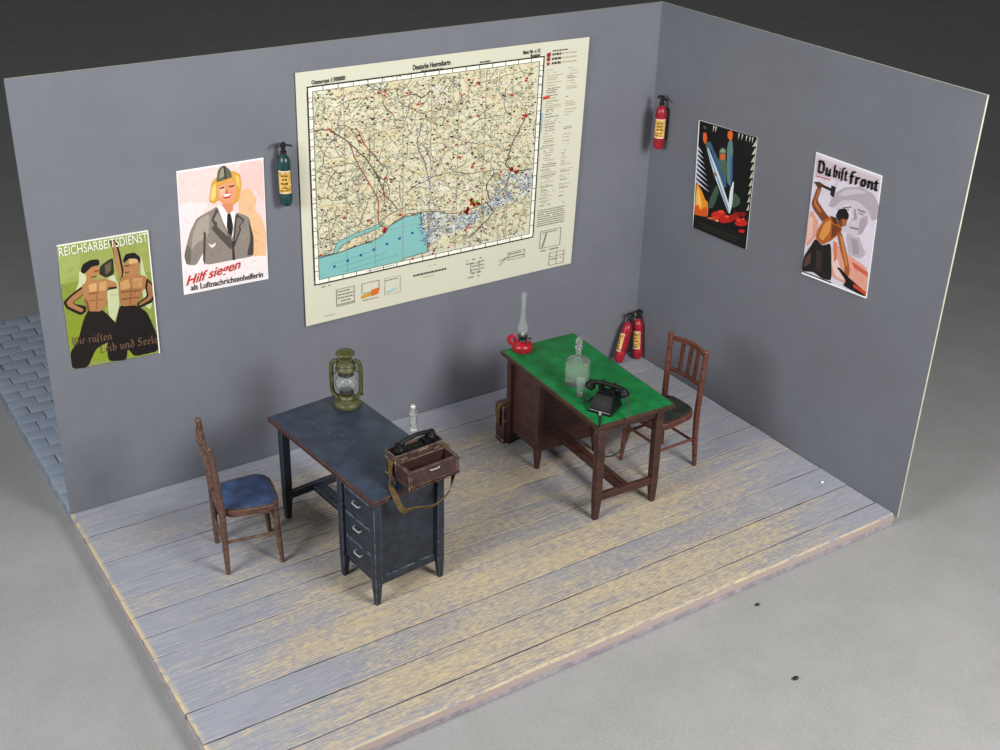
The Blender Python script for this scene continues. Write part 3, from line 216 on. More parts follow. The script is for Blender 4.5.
# ------------------------------------------------------------------ camera
cam = bpy.data.cameras.new('camera'); co = bpy.data.objects.new('camera', cam); C.objects.link(co)
cam.sensor_width = 36; cam.lens = 36*1.20240686; cam.clip_end = 300
co.location = (-6.30110376, -7.33730432, 4.80813095); co.rotation_euler = (1.08332519, -.02308886, -.57486291)
bpy.context.scene.camera = co

# ------------------------------------------------------------------ setting
W, D, H, HB, T = 4.95, 3.0, 3.004, 3.029, .015
def wall_material(name, c):
    t = NT(name); n1 = t.noise(1.3, 3); n2 = t.noise(9, 4)
    t.col(t.mix(t.ramp(t.math('ADD', t.math('MULTIPLY', n1, .7), t.math('MULTIPLY', n2, .3)), .3, .7), tuple(v*.97 for v in c), tuple(v*1.03 for v in c)))
    t.bump(t.noise(60, 3), .05, .003); return t.done(.62, 0, .3)
M_wall = wall_material('grey_blue_wall_paint', (113,115,123))
M_card = m_plain('raw_card_edge', (188,188,168), .7, var=.06)
def wall(name, pts, nrm):
    b = MB(); n = Vector(nrm)*T
    q = [Vector(p) for p in pts]; v = q+[p+n for p in q]
    b.add(v, [(0,1,2,3),(7,6,5,4)]+([(3,0,4,7)] if nrm[1] else []), 0); b.add(v, [(0,1,5,4),(1,2,6,5),(2,3,7,6)]+([] if nrm[1] else [(3,0,4,7)]), 1)
    bmesh.ops.remove_doubles(b.b, verts=b.b.verts[:], dist=1e-6)
    return tag(b.build(name, [M_wall, M_card]), kind='structure')
wall('wall_back', [(-W,0,-.02),(0,0,-.02),(0,0,HB),(-W+.047,0,H)], (0,1,0))
wall('wall_right', [(0,T,-.02),(0,-D,-.02),(0,-D,H),(0,T,HB)], (1,0,0))

# plank floor: every board a slab with eased edges, all in the one floor
def floor_material():
    t = NT('worn_grey_floorboards')
    g = t.n('ShaderNodeNewGeometry'); isl = g.outputs['Random Per Island']
    pos = t.coord((1,1,1))
    wob = t.n('ShaderNodeVectorMath'); wob.operation = 'ADD'; cx = t.n('ShaderNodeCombineXYZ')
    t.l(t.math('MULTIPLY', isl, 40.0), cx.inputs[0]); t.l(t.math('MULTIPLY', isl, 17.0), cx.inputs[2])
    t.l(pos, wob.inputs[0]); t.l(cx.outputs[0], wob.inputs[1]); p2 = wob.outputs[0]
    def sc(v, s):
        m = t.n('ShaderNodeMapping'); m.inputs['Scale'].default_value = s; t.l(v, m.inputs['Vector']); return m.outputs['Vector']
    grain = t.noise(1, 7, .7, sc(p2, (4,95,5)))
    fine = t.noise(1, 5, .7, sc(p2, (20,170,8)))
    cross = t.noise(1, 3, .6, sc(p2, (60,9,8)))
    patch = t.noise(1, 3, .55, sc(p2, (.9,3.2,1)))
    sep = t.n('ShaderNodeSeparateXYZ'); t.l(pos, sep.inputs[0])
    # worn walkway: away from the walls and the left end
    wx = t.math('MULTIPLY', t.ramp(sep.outputs[0], -5.0, -3.3), t.ramp(sep.outputs[0], .05, -1.5))
    wy = t.ramp(sep.outputs[1], .05, -.75)
    foot = t.math('MULTIPLY', wx, wy)
    wear = t.math('ADD', t.math('MULTIPLY', foot, .33), t.math('MULTIPLY', t.math('SUBTRACT', patch, .5), .95))
    wear = t.math('ADD', wear, t.math('MULTIPLY', t.math('SUBTRACT', isl, .5), .22))
    streak = t.math('ADD', t.math('MULTIPLY', t.math('SUBTRACT', grain, .5), 1.5), t.math('MULTIPLY', t.math('SUBTRACT', fine, .5), 1.5))
    streak = t.math('ADD', streak, t.math('MULTIPLY', t.math('SUBTRACT', cross, .5), .5))
    f = t.ramp(t.math('ADD', wear, streak), .02, .56)
    paint = t.mix(t.ramp(grain, .3, .7), (134,136,147), (156,158,168)); paint = t.mix(t.math('MULTIPLY', foot, .6), paint, t.mix(t.ramp(fine, .35, .65), (112,113,122), (142,142,148)))
    paint = t.mix(t.math('MULTIPLY', t.ramp(isl, .2, .9), .15), paint, (140,142,150))
    wood = t.mix(t.ramp(fine, .3, .7), (158,140,108), (206,188,150))
    c = t.mix(t.math('MULTIPLY', f, .82), paint, wood)
    dk = t.math('MULTIPLY', t.ramp(t.noise(1, 5, .7, sc(p2, (3.3,50,5))), .57, .72), t.math('ADD', t.math('MULTIPLY', foot, .6), .06))
    c = t.mix(dk, c, (84,82,88))
    e = t.math('MULTIPLY', t.edge(.022), t.ramp(t.noise(8, 3), .36, .56))
    seam = t.math('MULTIPLY', t.ramp(sep.outputs[2], -.0030, -.0046), t.ramp(sep.outputs[1], -2.957, -2.950)); seam = t.math('MULTIPLY', seam, t.math('ADD', t.math('MULTIPLY', t.ramp(t.noise(1, 3, .6, sc(pos, (1.6,7,1))), .38, .6), .7), .25)); c = t.mix(seam, c, (66,62,64)); rim = t.math('MAXIMUM', t.ramp(sep.outputs[1], -2.958, -2.972), t.math('MULTIPLY', t.ramp(sep.outputs[0], -4.915, -4.95), .8)); rim = t.math('MULTIPLY', rim, t.ramp(sep.outputs[2], -.016, -.010)); c = t.mix(t.ramp(sep.outputs[2], -.012, -.018), c, (160,146,140)); c = t.mix(t.math('MULTIPLY', rim, t.ramp(t.noise(7, 4, .7), .38, .55)), c, (206,186,142))
    t.col(c); t.bump(grain, .16, .006); return t.done(.6, 0, .3)
M_floor = floor_material(); M_gap = m_plain('board_gap', (52,48,50), .8)
M_slab = m_plain('slab_edge', (160,152,160), .7, var=.1)
b = MB(); ys = [0,-.335,-.672,-.945,-1.105,-1.312,-1.53,-1.735,-1.95,-2.26,-2.53,-2.80,-2.975]
rg = random.Random(5)
for i in range(len(ys)-1):
    a, c_ = ys[i], ys[i+1]; g = rg.choice([.0012,.0030,.0042,.0052]); last = i == len(ys)-2
    zt = rg.uniform(-.0012,.0004); N = 40; x0 = -W-rg.uniform(0,.006); top = []; 
    rings = []
    for k in range(N+1):
        x = x0 + (W-.002)*k/N + .0*k
        j1 = .0 if i == 0 else rg.uniform(-.0016,.0016); j2 = rg.uniform(-.0016,.0016)
        ee = .0035 if not last else .012
        sgn = [(a-g+j1, -.05),(a-g+j1, zt-.004),(a-g-.003+j1, zt),(c_+g+ee+j2, zt),(c_+g+ee*.35+j2, zt-ee*.4),(c_+g+j2, zt-ee*1.1),(c_+g-(.012 if last else 0)+j2, -.05)]
        rings.append([(x,y,z) for y,z in sgn])
    b.loft(rings, True, 0)
b.box(-W+.002,-.001,-2.972,0,-.1,-.048,.006,2)
b.box(-W+.003,-.004,-2.94,-.004,-.0490,-.012,0,1)
tag(b.build('floor', [M_floor, M_gap, M_slab], ang=4), kind='structure')

# street of setts behind the back wall
def sett_material():
    t = NT('blue_grey_setts'); g = t.n('ShaderNodeNewGeometry')
    c = t.mix(g.outputs['Random Per Island'], (140,152,170), (152,163,178)); c = t.mix(t.math('MULTIPLY', t.ramp(t.noise(7), .5, .75), .5), c, (164,168,176))
    c = t.mix(t.math('MULTIPLY', t.edge(.02), .5), c, (170,172,176))
    t.col(c); t.bump(t.noise(25), .3, .006); return t.done(.5, 0, .4)
b = MB(); b.box(-W,-2.6,T+.001,3.46,-.1,-.022,.004,1); row = 0; y = T+.006
while y < 3.42:
    x = -W+.004-(.09 if row % 2 else 0)
    while x < -2.62:
        xa, xb = max(x, -W+.003), min(x+.205+rg.uniform(-.01,.01), -2.61)
        if xb-xa > .03: b.box(xa+.002, xb-.002, y+.002, min(y+.138,3.455), -.026, rg.uniform(-.012,-.006), .008, 0)
        x += .21
    y += .142; row += 1
tag(b.build('street', [sett_material(), m_plain('sett_joint', (124,134,150), .8)]), kind='structure')

# studio table
t = NT('grey_paper'); n1 = t.noise(2.2, 6, .7); n2 = t.noise(70, 3, .7)
c = t.mix(t.ramp(n1, .3, .7), (138,138,136), (148,147,146)); c = t.mix(t.math('MULTIPLY', t.ramp(n2, .42, .66), .5), c, (162,160,160))
t.col(c); t.bump(n2, .15, .01); M_ground = t.done(.75, 0, .25)
b = MB(); b.box(-60,60,-40,90,-.16,-.1,0)
tag(b.build('ground', M_ground), kind='structure')

# ------------------------------------------------------------------ desks (pedestal at -y, drawers facing -x)
def make_desk(name, label, body, topm, edgem, loc, rz, hw, pl, pr, yb):
    r = thing(name, label, 'desk', loc, rz)
    hl, zt = .635, .80
    b = MB(); b.box(-hw, hw, -hl, hl, zt-.036, zt-.003, .009); b.build('tabletop', edgem, r)
    b = MB(); b.box(-hw+.011, hw-.011, -hl+.011, hl-.011, zt-.006, zt, .002); b.build('writing_surface', topm, r)
    # pedestal carcass with recessed panels
    b = MB(); ya = -.585
    b.box(-pl+.014, pr-.012, ya+.012, yb-.012, .125, zt-.036)
    b.box(-pl+.03, pr-.03, ya+.004, ya+.02, .125, .18, .003); b.box(-pl+.03, pr-.03, ya+.004, ya+.02, zt-.08, zt-.036, .003)
    b.box(pr-.02, pr-.004, ya+.03, yb-.03, .125, .18, .003)
    b.build('pedestal', body, r)
    def leg(x, y, sx, sy):
        m = MB(); a = .025
        m.taper(x-sx*.0, y, a, a, .16, x, y, a, a, zt-.036, .004)
        m.taper(x+sx*.008, y+sy*.008, a*.62, a*.62, 0, x, y, a, a, .162, .003)
        m.build('leg', body, r)
    for x, sx in ((-pl,-1),(pr,1)):
        for y, sy in ((ya,-1),(yb,1)): leg(x, y, sx*.6, sy*.6)
    for x, sx in ((-.238,-1),(.245,1)):
        m = MB(); m.taper(x, .572, .028, .026, .17, x, .565, .03, .028, zt-.036, .004); m.taper(x+sx*.004, .574, .019, .018, 0, x, .572, .028, .026, .172, .003)
        m.build('leg', body, r)
    b = MB(); b.box(-.23,.23,.552,.58,zt-.105,zt-.036,.004); b.box(.225,.247,-.16,.55,zt-.09,zt-.036,.003); b.build('apron', body, r)
    b = MB(); b.box(-.22,.22,.555,.590,.15,.205,.004); b.build('crossbar', body, r)
    b = MB(); b.box(-.045,-.004,-.19,.57,.155,.19,.004); b.box(.004,.045,-.19,.57,.155,.19,.004); b.box(-.006,.006,-.19,.57,.157,.18); b.build('stretcher', body, r)
    z = .18
    for k in range(3):
        h = .172; m = MB(); m.box(-pl-.006, -pl+.02, ya+.03, yb-.03, z, z+h, .004); 
        m.box(-pl-.010, -pl-.004, ya+.042, yb-.042, z+.014, z+h-.014, .003)
        d = m.build('drawer', body, r); zc = z+h*.6; yc = (ya+yb)/2
        m = MB(); m.tube(smooth_path([(-pl-.006,yc-.036,zc),(-pl-.024,yc-.034,zc-.003),(-pl-.026,yc,zc-.005),(-pl-.024,yc+.034,zc-.003),(-pl-.006,yc+.036,zc)],4), .0055, 8)
        m.build('handle', M_steel, d); tag(d.children[0], 'steel pull handle')
        z += h+.012
    return r
BLUE = (-3.388,-1.350,0); GREEN = (-1.597,-1.358,0)
make_desk('writing_desk', 'navy blue painted desk with drawers and a brown-edged top, standing at the left', M_bluepaint, M_bluetop, M_edge, BLUE, rad(5.7), .315, .268, .205, -.215)
make_desk('writing_desk', 'dark brown wooden desk with a green baize top near the corner', M_brownwood, M_greentop, M_brownwood, GREEN, rad(180-2.5), .325, .262, .252, -.185)

# ------------------------------------------------------------------ chairs (facing +x)
def make_chair(name, label, wood, pad, loc, rz, rake=1.0, foot=.02, tall=0):
    r = thing(name, label, 'chair', loc, rz, 'bentwood chairs at the desks')
    def outline(k=0, n=40):
        pts = []
        for i in range(n):
            a = 2*PI*i/n; c, s = math.cos(a), math.sin(a); e = .5
            x = (.20-k)*math.copysign(abs(c)**e, c); w = .185+.018*(x/.2); y = (w-k)*math.copysign(abs(s)**e, s)
            pts.append((x, y))
        return pts
    b = MB(); b.slab(outline(), .415, .462, .012); b.build('seat', wood, r)
    b = MB(); o1 = outline(.016); o2 = outline(.045)
    b.loft([[(x,y,.458) for x,y in o1],[(x,y,.4665) for x,y in o1],[(x,y,.472) for x,y in o2]]); p_ = b.build('seat_pad', pad, r)
    k = rake; X = lambda z: -.185-(.075*k*((z-.44)/.51)**1.2 if z > .44 else foot*((.44-z)/.44)**1.5*1.2)
    for s in (-1, 1):
        zz = [0,.1,.25,.44,.55,.68,.8,.92+tall,.945+tall,.956+tall]
        m = MB(); m.tube([(X(z), s*(.168+(.006 if z<.2 else 0)+.010*max(0,(z-.44)/.5)), z) for z in zz], [.015,.018,.021,.0225,.022,.021,.020,.019,.022,.012], 10); m.build('back_post', wood, r)
        m = MB(); zz = [0,.12,.28,.43]
        m.tube([(.158+.022*(1-z/.43)**1.5, s*(.158+.014*(1-z/.43)), z) for z in zz], [.014,.018,.0215,.0235], 10); m.build('leg', wood, r)
        m = MB(); m.tube([(X(.23), s*.168, .235),(.165, s*.163, .235)], .0105, 8); m.build('stretcher', wood, r)
    m = MB(); m.tube([(.167,-.160,.295),(.167,.160,.295)], .0105, 8); m.build('stretcher', wood, r)
    m = MB(); m.tube([(X(.2),-.168,.20),(X(.2),.168,.20)], .0105, 8); m.build('stretcher', wood, r)
    def rail(z, h, bow, lift):
        m = MB(); rings = []
        for i in range(13):
            t_ = i/12*2-1; x = X(z)-bow*(1-t_*t_); zz = z+lift*(1-t_*t_); y = t_*.175
            rings.append([(x-.011,y,zz-h),(x+.011,y,zz-h),(x+.011,y,zz+h),(x-.011,y,zz+h)])
        m.loft(rings); return m
    rail(.905+tall*.8,.017,.04,.010).build('top_rail', wood, r); rail(.665,.013,.025,.0).build('lower_rail', wood, r)
    for y in (-.075,0,.075):
        f = 1-(y/.175)**2; xa, xb = X(.665)-.025*f, X(.905)-.04*f
        m = MB(); m.taper(xa,y,.0065,.0145,.672, xb,y,.0065,.0175,.903+tall*.8+.01*f,.003); m.build('slat', wood, r)
    return r
make_chair('bentwood_chair', 'scuffed brown wooden chair with a blue seat beside the navy desk', M_chairworn, M_seatblue, (-4.068,-1.045,0), rad(-10), .5, .0).scale = (.98,1.06,1.012)
make_chair('bentwood_chair', 'reddish brown wooden chair with a dark seat tucked in at the green-topped desk', M_chairwood, M_seatdark, (-1.030,-1.566,0), rad(180+2), .2, .02, .0).scale = (1.07,1.05,1.015)

# ------------------------------------------------------------------ field telephones
def case_shell(m, L, Dp, z0, z1, w, y0=0):
    """open-topped box of wall thickness w"""
    m.box(-L,L,y0-Dp,y0+Dp,z0,z0+w,.002); m.box(-L,-L+w,y0-Dp,y0+Dp,z0,z1,.003); m.box(L-w,L,y0-Dp,y0+Dp,z0,z1,.003)
    m.box(-L+w*.9,L-w*.9,y0-Dp,y0-Dp+w,z0,z1,.003); m.box(-L+w*.9,L-w*.9,y0+Dp-w,y0+Dp,z0,z1,.003)
r = thing('field_telephone', 'brown cased field telephone with black handset and open tray on the navy desk', 'telephone', (-3.250,-1.836,.8), rad(4))
m = MB(); m.box(-.178,.178,-.056,.056,.0,.165,.005); m.box(-.181,.181,-.060,.060,.022,.034,.003); m.box(-.181,.181,-.060,.060,.135,.148,.003)
m.build('case', M_case, r)
m = MB(); case_shell(m, .180, .060, .165, .192, .011); m.box(-.05,.05,-.064,-.056,.168,.182,.002); m.build('case_rim', M_case, r)
m = MB(); m.box(-.165,.165,-.046,.046,.166,.180,.003)
for x in (-.075,.085): m.box(x-.018,x+.018,-.03,.03,.178,.200,.004)
for x in (-.02,.0,.02,.04): m.tube([(x,-.02,.18),(x,-.02,.194)],.006,8)
m.build('cradle', M_black, r)
m = MB(); m.tube(smooth_path([(-.125,-.012,.232),(-.08,-.006,.246),(0,0,.256),(.075,.004,.250),(.118,.008,.240)],5), .0135, 10)
for x, y, tx in ((-.128,-.013,-.25),(.126,.010,.25)):
    Mx = Matrix.Translation((x,y,.225)) @ Euler((0,tx,0)).to_matrix().to_4x4()
    m.lathe([(.024,-.032),(.034,-.030),(.036,-.016),(.030,-.006),(.024,.008),(.020,.020),(.006,.028)], 16, M=Mx)
m.build('handset', M_black, r)
m = MB(); L = .181; y0 = -.138; case_shell(m, L, .074, .032, .157, .019, y0)
for x in (-L,L): m.box(x-.003,x+.003,y0-.077,y0-.064,.034,.150,.002)
tr = m.build('tray', M_case, r)
m = MB(); w_ = .0195; m.box(-L+w_,L-w_,y0-.055,y0+.055,.050,.054); m.box(-L+w_,-L+w_+.002,y0-.055,y0+.055,.05,.147); m.box(L-w_-.002,L-w_,y0-.055,y0+.055,.05,.147); m.box(-L+w_,L-w_,y0-.055,y0-.053,.05,.147); m.box(-L+w_,L-w_,y0+.053,y0+.055,.05,.147); m.build('tray_lining', M_caseinner, tr)
m = MB(); m.tube(smooth_path([(-.030,y0-.072,.132),(-.030,y0-.081,.131),(0,y0-.082,.130),(.030,y0-.081,.131),(.030,y0-.072,.132)],4), .0038, 8); tag(m.build('clasp', M_steel, tr), 'steel clasp')
for x in (-.12,.12):
    m = MB(); m.tube([(x-.022,-.062,.160),(x+.022,-.062,.160)], .004, 8); m.build('hinge', M_brass, r)
sp = [(-3.425,-1.86,.955),(-3.440,-1.875,.945),(-3.462,-1.905,.87),(-3.478,-1.955,.812),(-3.488,-2.0,.806),(-3.487,-2.028,.785),(-3.472,-2.04,.735),(-3.450,-2.05,.700),(-3.428,-2.058,.700),(-3.39,-2.06,.702),(-3.33,-2.062,.690),(-3.26,-2.06,.672),(-3.19,-2.05,.685),(-3.125,-2.035,.725),(-3.085,-2.01,.785),(-3.055,-1.97,.85),(-3.045,-1.90,.92),(-3.055,-1.85,.945),(-3.066,-1.84,.95)]
wd = [(0,1,.2),(0,1,.2),(.3,1,.1),(1,.2,.1),(1,.1,.1),(1,0,.1),(.9,.2,.5),(.6,-.3,.8),(.2,-.5,.9),(0,-.6,.8),(0,-.6,.8),(0,-.6,.8),(0,-.5,.8),(0,-.3,.8),(.2,-.2,.6),(.5,.2,.4),(.2,.8,.5),(0,1,.3),(0,1,.3)]
P = smooth_path(local(r, sp), 4); Wd = smooth_path(wd, 4)
m = MB(); m.ribbon(P, Wd, .036, .005); m.build('strap', M_strap, r)

r = thing('field_telephone_case', 'closed brown carrying case with a khaki strap, on the floor behind the green-topped desk', 'case', (-1.727,-.702,0), rad(-2))
m = MB(); m.box(-.150,.150,-.054,.054,0,.225,.008); m.box(-.153,.153,-.057,.057,.02,.034,.003); m.box(-.153,.153,-.057,.057,.188,.2,.003); m.build('body', M_case, r)
m = MB(); m.box(-.156,.156,-.060,.060,.226,.330,.012); m.build('lid', M_case, r)
m = MB(); m.ribbon(smooth_path([(-.10,-.02,.333),(-.145,-.02,.340),(-.170,-.018,.318),(-.172,-.015,.25),(-.176,-.02,.19),(-.168,-.01,.165),(-.162,.0,.20),(-.160,.01,.27),(-.160,.015,.30)],4), smooth_path([(0,1,0)]*9,4), .040, .005); m.build('strap', M_strap, r)

# desk telephone on the green top
r = thing('desk_telephone', 'black crank desk telephone with a hanging cord on the green desk top', 'telephone', (-1.757,-1.808,.8), rad(-61.4))
m = MB(); m.box(-.084,.084,-.10,.10,0,.018,.005); m.box(-.08,.08,-.096,.096,.016,.026,.003)
m.taper(0,0,.080,.095,.024, 0,.018,.069,.066,.108,.010); m.taper(0,.018,.070,.066,.104, 0,.018,.060,.052,.122,.006); m.box(-.066,.066,-.036,-.028,.1,.112,.002); m.build('body', M_black, r)
m = MB(); m.tube([(-.074,-.0985,.022),(.074,-.0985,.022)], .0018, 6); tag(m.build('trim_strip', M_steel, r), 'bright metal strip along the front')
m = MB(); m.box(-.055,.055,.000,.03,.118,.126,.002)
for x in (-.042,.042):
    m.taper(x,.014,.014,.022,.118, x,.014,.011,.018,.152,.004)
    for y in (-.022,.046): m.taper(x,y*.6+.005,.010,.009,.142, x,y,.009,.006,.190,.003)
m.build('cradle', M_black, r)
m = MB(); m.tube(smooth_path([(-.112,.010,.168),(-.065,.011,.177),(0,.012,.180),(.065,.013,.177),(.112,.014,.168)],5), .0165, 10)
for x, tx in ((-.118,.35),(.118,-.35)):
    Mx = Matrix.Translation((x,.012,.155)) @ Euler((0,tx,0)).to_matrix().to_4x4()
    m.lathe([(.024,-.034),(.034,-.032),(.037,-.016),(.031,-.004),(.026,.008),(.021,.020),(.005,.028)], 16, M=Mx)
m.build('handset', M_black, r)
m = MB(); m.tube([(-.066,-.0,.055),(-.10,-.0,.055)], .008, 8); m.tube([(-.098,0,.055),(-.102,-.045,.045)], .006, 8); m.tube([(-.100,-.045,.044),(-.135,-.047,.044)], [.009,.012], 8); m.build('crank', M_black, r)
cp = [(-1.700,-1.905,.945),(-1.692,-1.925,.94),(-1.696,-1.96,.905),(-1.712,-2.0,.86),(-1.724,-2.03,.815),(-1.730,-2.045,.76),(-1.742,-2.052,.69),(-1.775,-2.055,.635),(-1.815,-2.055,.602),(-1.865,-2.055,.588),(-1.925,-2.052,.600),(-1.972,-2.048,.64),(-2.000,-2.042,.71),(-2.006,-2.037,.77),(-1.99,-2.02,.808),(-1.935,-1.98,.8065),(-1.885,-1.92,.8065),(-1.858,-1.885,.810),(-1.845,-1.862,.816)]
m = MB(); m.tube(smooth_path(local(r, cp), 5), .0052, 8); m.build('cord', M_cord, r)
q = local(r, [(-1.858,-1.885,.811),(-1.842,-1.858,.818)]); m = MB(); m.tube(q, .008, 8); tag(m.build('cord_clip', M_steel, r), 'bright metal cord clip')

# ------------------------------------------------------------------ lamps
r = thing('hurricane_lantern', 'olive green metal hurricane lantern standing on the navy desk', 'lantern', (-3.236,-.876,.8), rad(-33))
m = MB(); m.lathe([(.086,0),(.092,.004),(.093,.018),(.086,.030),(.068,.044),(.058,.052),(.060,.064),(.052,.078),(.034,.086),(.02,.088)], 28); m.build('fuel_tank', M_olive, r)
m = MB(); m.lathe([(.034,.085),(.047,.092),(.050,.106),(.044,.112),(.046,.120),(.030,.128),(.01,.130)], 20); m.build('burner', M_olivedark, r)
m = MB(); m.lathe([(.045,.121),(.066,.138),(.076,.165),(.072,.197),(.054,.225),(.050,.240),(.047,.240),(.051,.225),(.069,.197),(.073,.165),(.063,.140),(.042,.124)], 24); m.build('globe', M_glass, r)
m = MB(); m.lathe([(.050,.226),(.052,.238),(.049,.245),(.051,.252),(.048,.259),(.050,.266),(.046,.274)], 22); m.build('perforated_collar', M_olivedark, r)
m = MB(); m.lathe([(.046,.270),(.070,.272),(.072,.280),(.062,.290),(.058,.303),(.066,.312),(.058,.325),(.050,.330),(.048,.348),(.034,.358)], 26); m.build('hood', M_olive, r)
m = MB(); m.lathe([(.036,.352),(.040,.372),(.060,.382),(.065,.388),(.062,.398),(.045,.408),(.0,.412)], 26); m.build('cap', M_olive, r)
for s in (-1,1):
    m = MB(); m.tube(smooth_path([(s*.056,0,.052),(s*.082,0,.082),(s*.096,0,.12),(s*.098,0,.2),(s*.096,0,.29),(s*.086,0,.325),(s*.055,0,.338)],5), .0150, 10, sq=(1,1.25)); m.build('side_tube', M_olive, r)
m = MB(); m.tube([(.072,.02,.06),(.098,.03,.07)], .006, 8); m.ball((.1,.031,.07), .010); m.build('wick_knob', M_olivedark, r)
m = MB(); m.tube(smooth_path([(-.1,.0,.20),(-.085,.055,.21),(-.05,.085,.22),(0,.095,.222),(.05,.085,.22),(.085,.055,.21),(.1,0,.20)],4), .003, 6); m.build('bail_handle', M_olivedark, r)

r = thing('oil_lamp', 'small red oil lamp with a tall clear glass chimney on the green desk top', 'lamp', (-1.757,-.795,.8), rad(-33))
m = MB(); m.lathe([(.066,0),(.072,.004),(.074,.012),(.078,.030),(.079,.044),(.070,.060),(.050,.074),(.032,.080),(.02,.081)], 28); m.build('oil_font', M_redpaint, r)
m = MB(); m.tube(smooth_path([(-.066,0,.05),(-.088,0,.06),(-.100,0,.085),(-.092,0,.112),(-.074,0,.118),(-.060,0,.100),(-.052,0,.072)],5), .0085, 8, sq=(1.7,1)); m.build('finger_handle', M_redpaint, r)
m = MB(); m.lathe([(.030,.078),(.034,.084),(.030,.094),(.024,.098),(.024,.106),(.036,.112),(.038,.122),(.032,.126),(.01,.127)], 20); m.tube([(.03,0,.1),(.055,-.004,.1)],.004,6); m.ball((.058,-.004,.1),.009); m.build('burner', M_valve, r)
m = MB(); m.lathe([(.029,.124),(.031,.136),(.040,.155),(.044,.175),(.040,.198),(.029,.225),(.021,.255),(.0185,.30),(.0185,.40),(.0195,.462),(.017,.462),(.016,.40),(.016,.30),(.0185,.255),(.0265,.225),(.0375,.198),(.0415,.175),(.0375,.155),(.028,.138),(.026,.126)], 24); m.build('chimney', M_glass, r)
m = MB(); m.box(-.008,.008,-.002,.002,.125,.146,.001); m.build('wick', M_wick, r)

# ------------------------------------------------------------------ glassware
def chamfer(w, d, c): return [(-w+c,-d),(w-c,-d),(w,-d+c),(w,d-c),(w-c,d),(-w+c,d),(-w,d-c),(-w,-d+c)]
r = thing('decanter', 'square clear glass decanter with a stopper on the green desk top', 'decanter', (-1.722,-1.432,.8), rad(-50))
m = MB(); rings = []
for k, z in ((.93,0),(1,.008),(1,.175),(.93,.196),(.62,.212)): rings.append([(x*k,y*k,z) for x,y in chamfer(.078,.062,.020)])
n8 = lambda rr, z: [(rr*math.cos(a), rr*math.sin(a), z) for a in [math.atan2(y,x) for x,y in chamfer(.078,.062,.020)]]
rings += [n8(.030,.222), n8(.022,.235), n8(.021,.275), n8(.029,.282), n8(.029,.290)]
m.loft(rings)
o = m.build('bottle', M_glass, r, ang=25)
m = MB(); m.lathe([(.011,.276),(.012,.291),(.019,.295),(.024,.312),(.026,.335),(.022,.355),(.010,.366),(0,.368)], 10); m.build('stopper', M_glass, r, ang=25)
m = MB(); m.lathe([(.022,0),(.027,.002),(.027,.010),(.0245,.018),(.030,.07),(.036,.135),(.0335,.135),(.0275,.07),(.021,.026),(.0,.022)], 20)
tag(m.build('drinking_glass', M_glass, loc=(-1.805,-1.585,.8)), 'small clear tapered drinking glass in front of the decanter', 'glass')
r = thing('glass_bottle', 'slim clear glass bottle with a round stopper behind the field telephone', 'bottle', (-3.016,-1.395,.8)); r.scale = (.92,.92,.86)
m = MB(); m.lathe([(.026,0),(.030,.003),(.030,.012),(.027,.02),(.027,.14),(.033,.148),(.033,.158),(.022,.165),(.013,.172),(.013,.180),(.009,.180),(.009,.17),(.018,.158),(.021,.14),(.021,.03),(0,.024)], 20); m.build('bottle', M_glass, r)
m = MB(); m.lathe([(.008,.172),(.009,.181),(.016,.184),(.021,.194),(.021,.204),(.015,.214),(0,.218)], 16); m.build('stopper', M_steel, r)

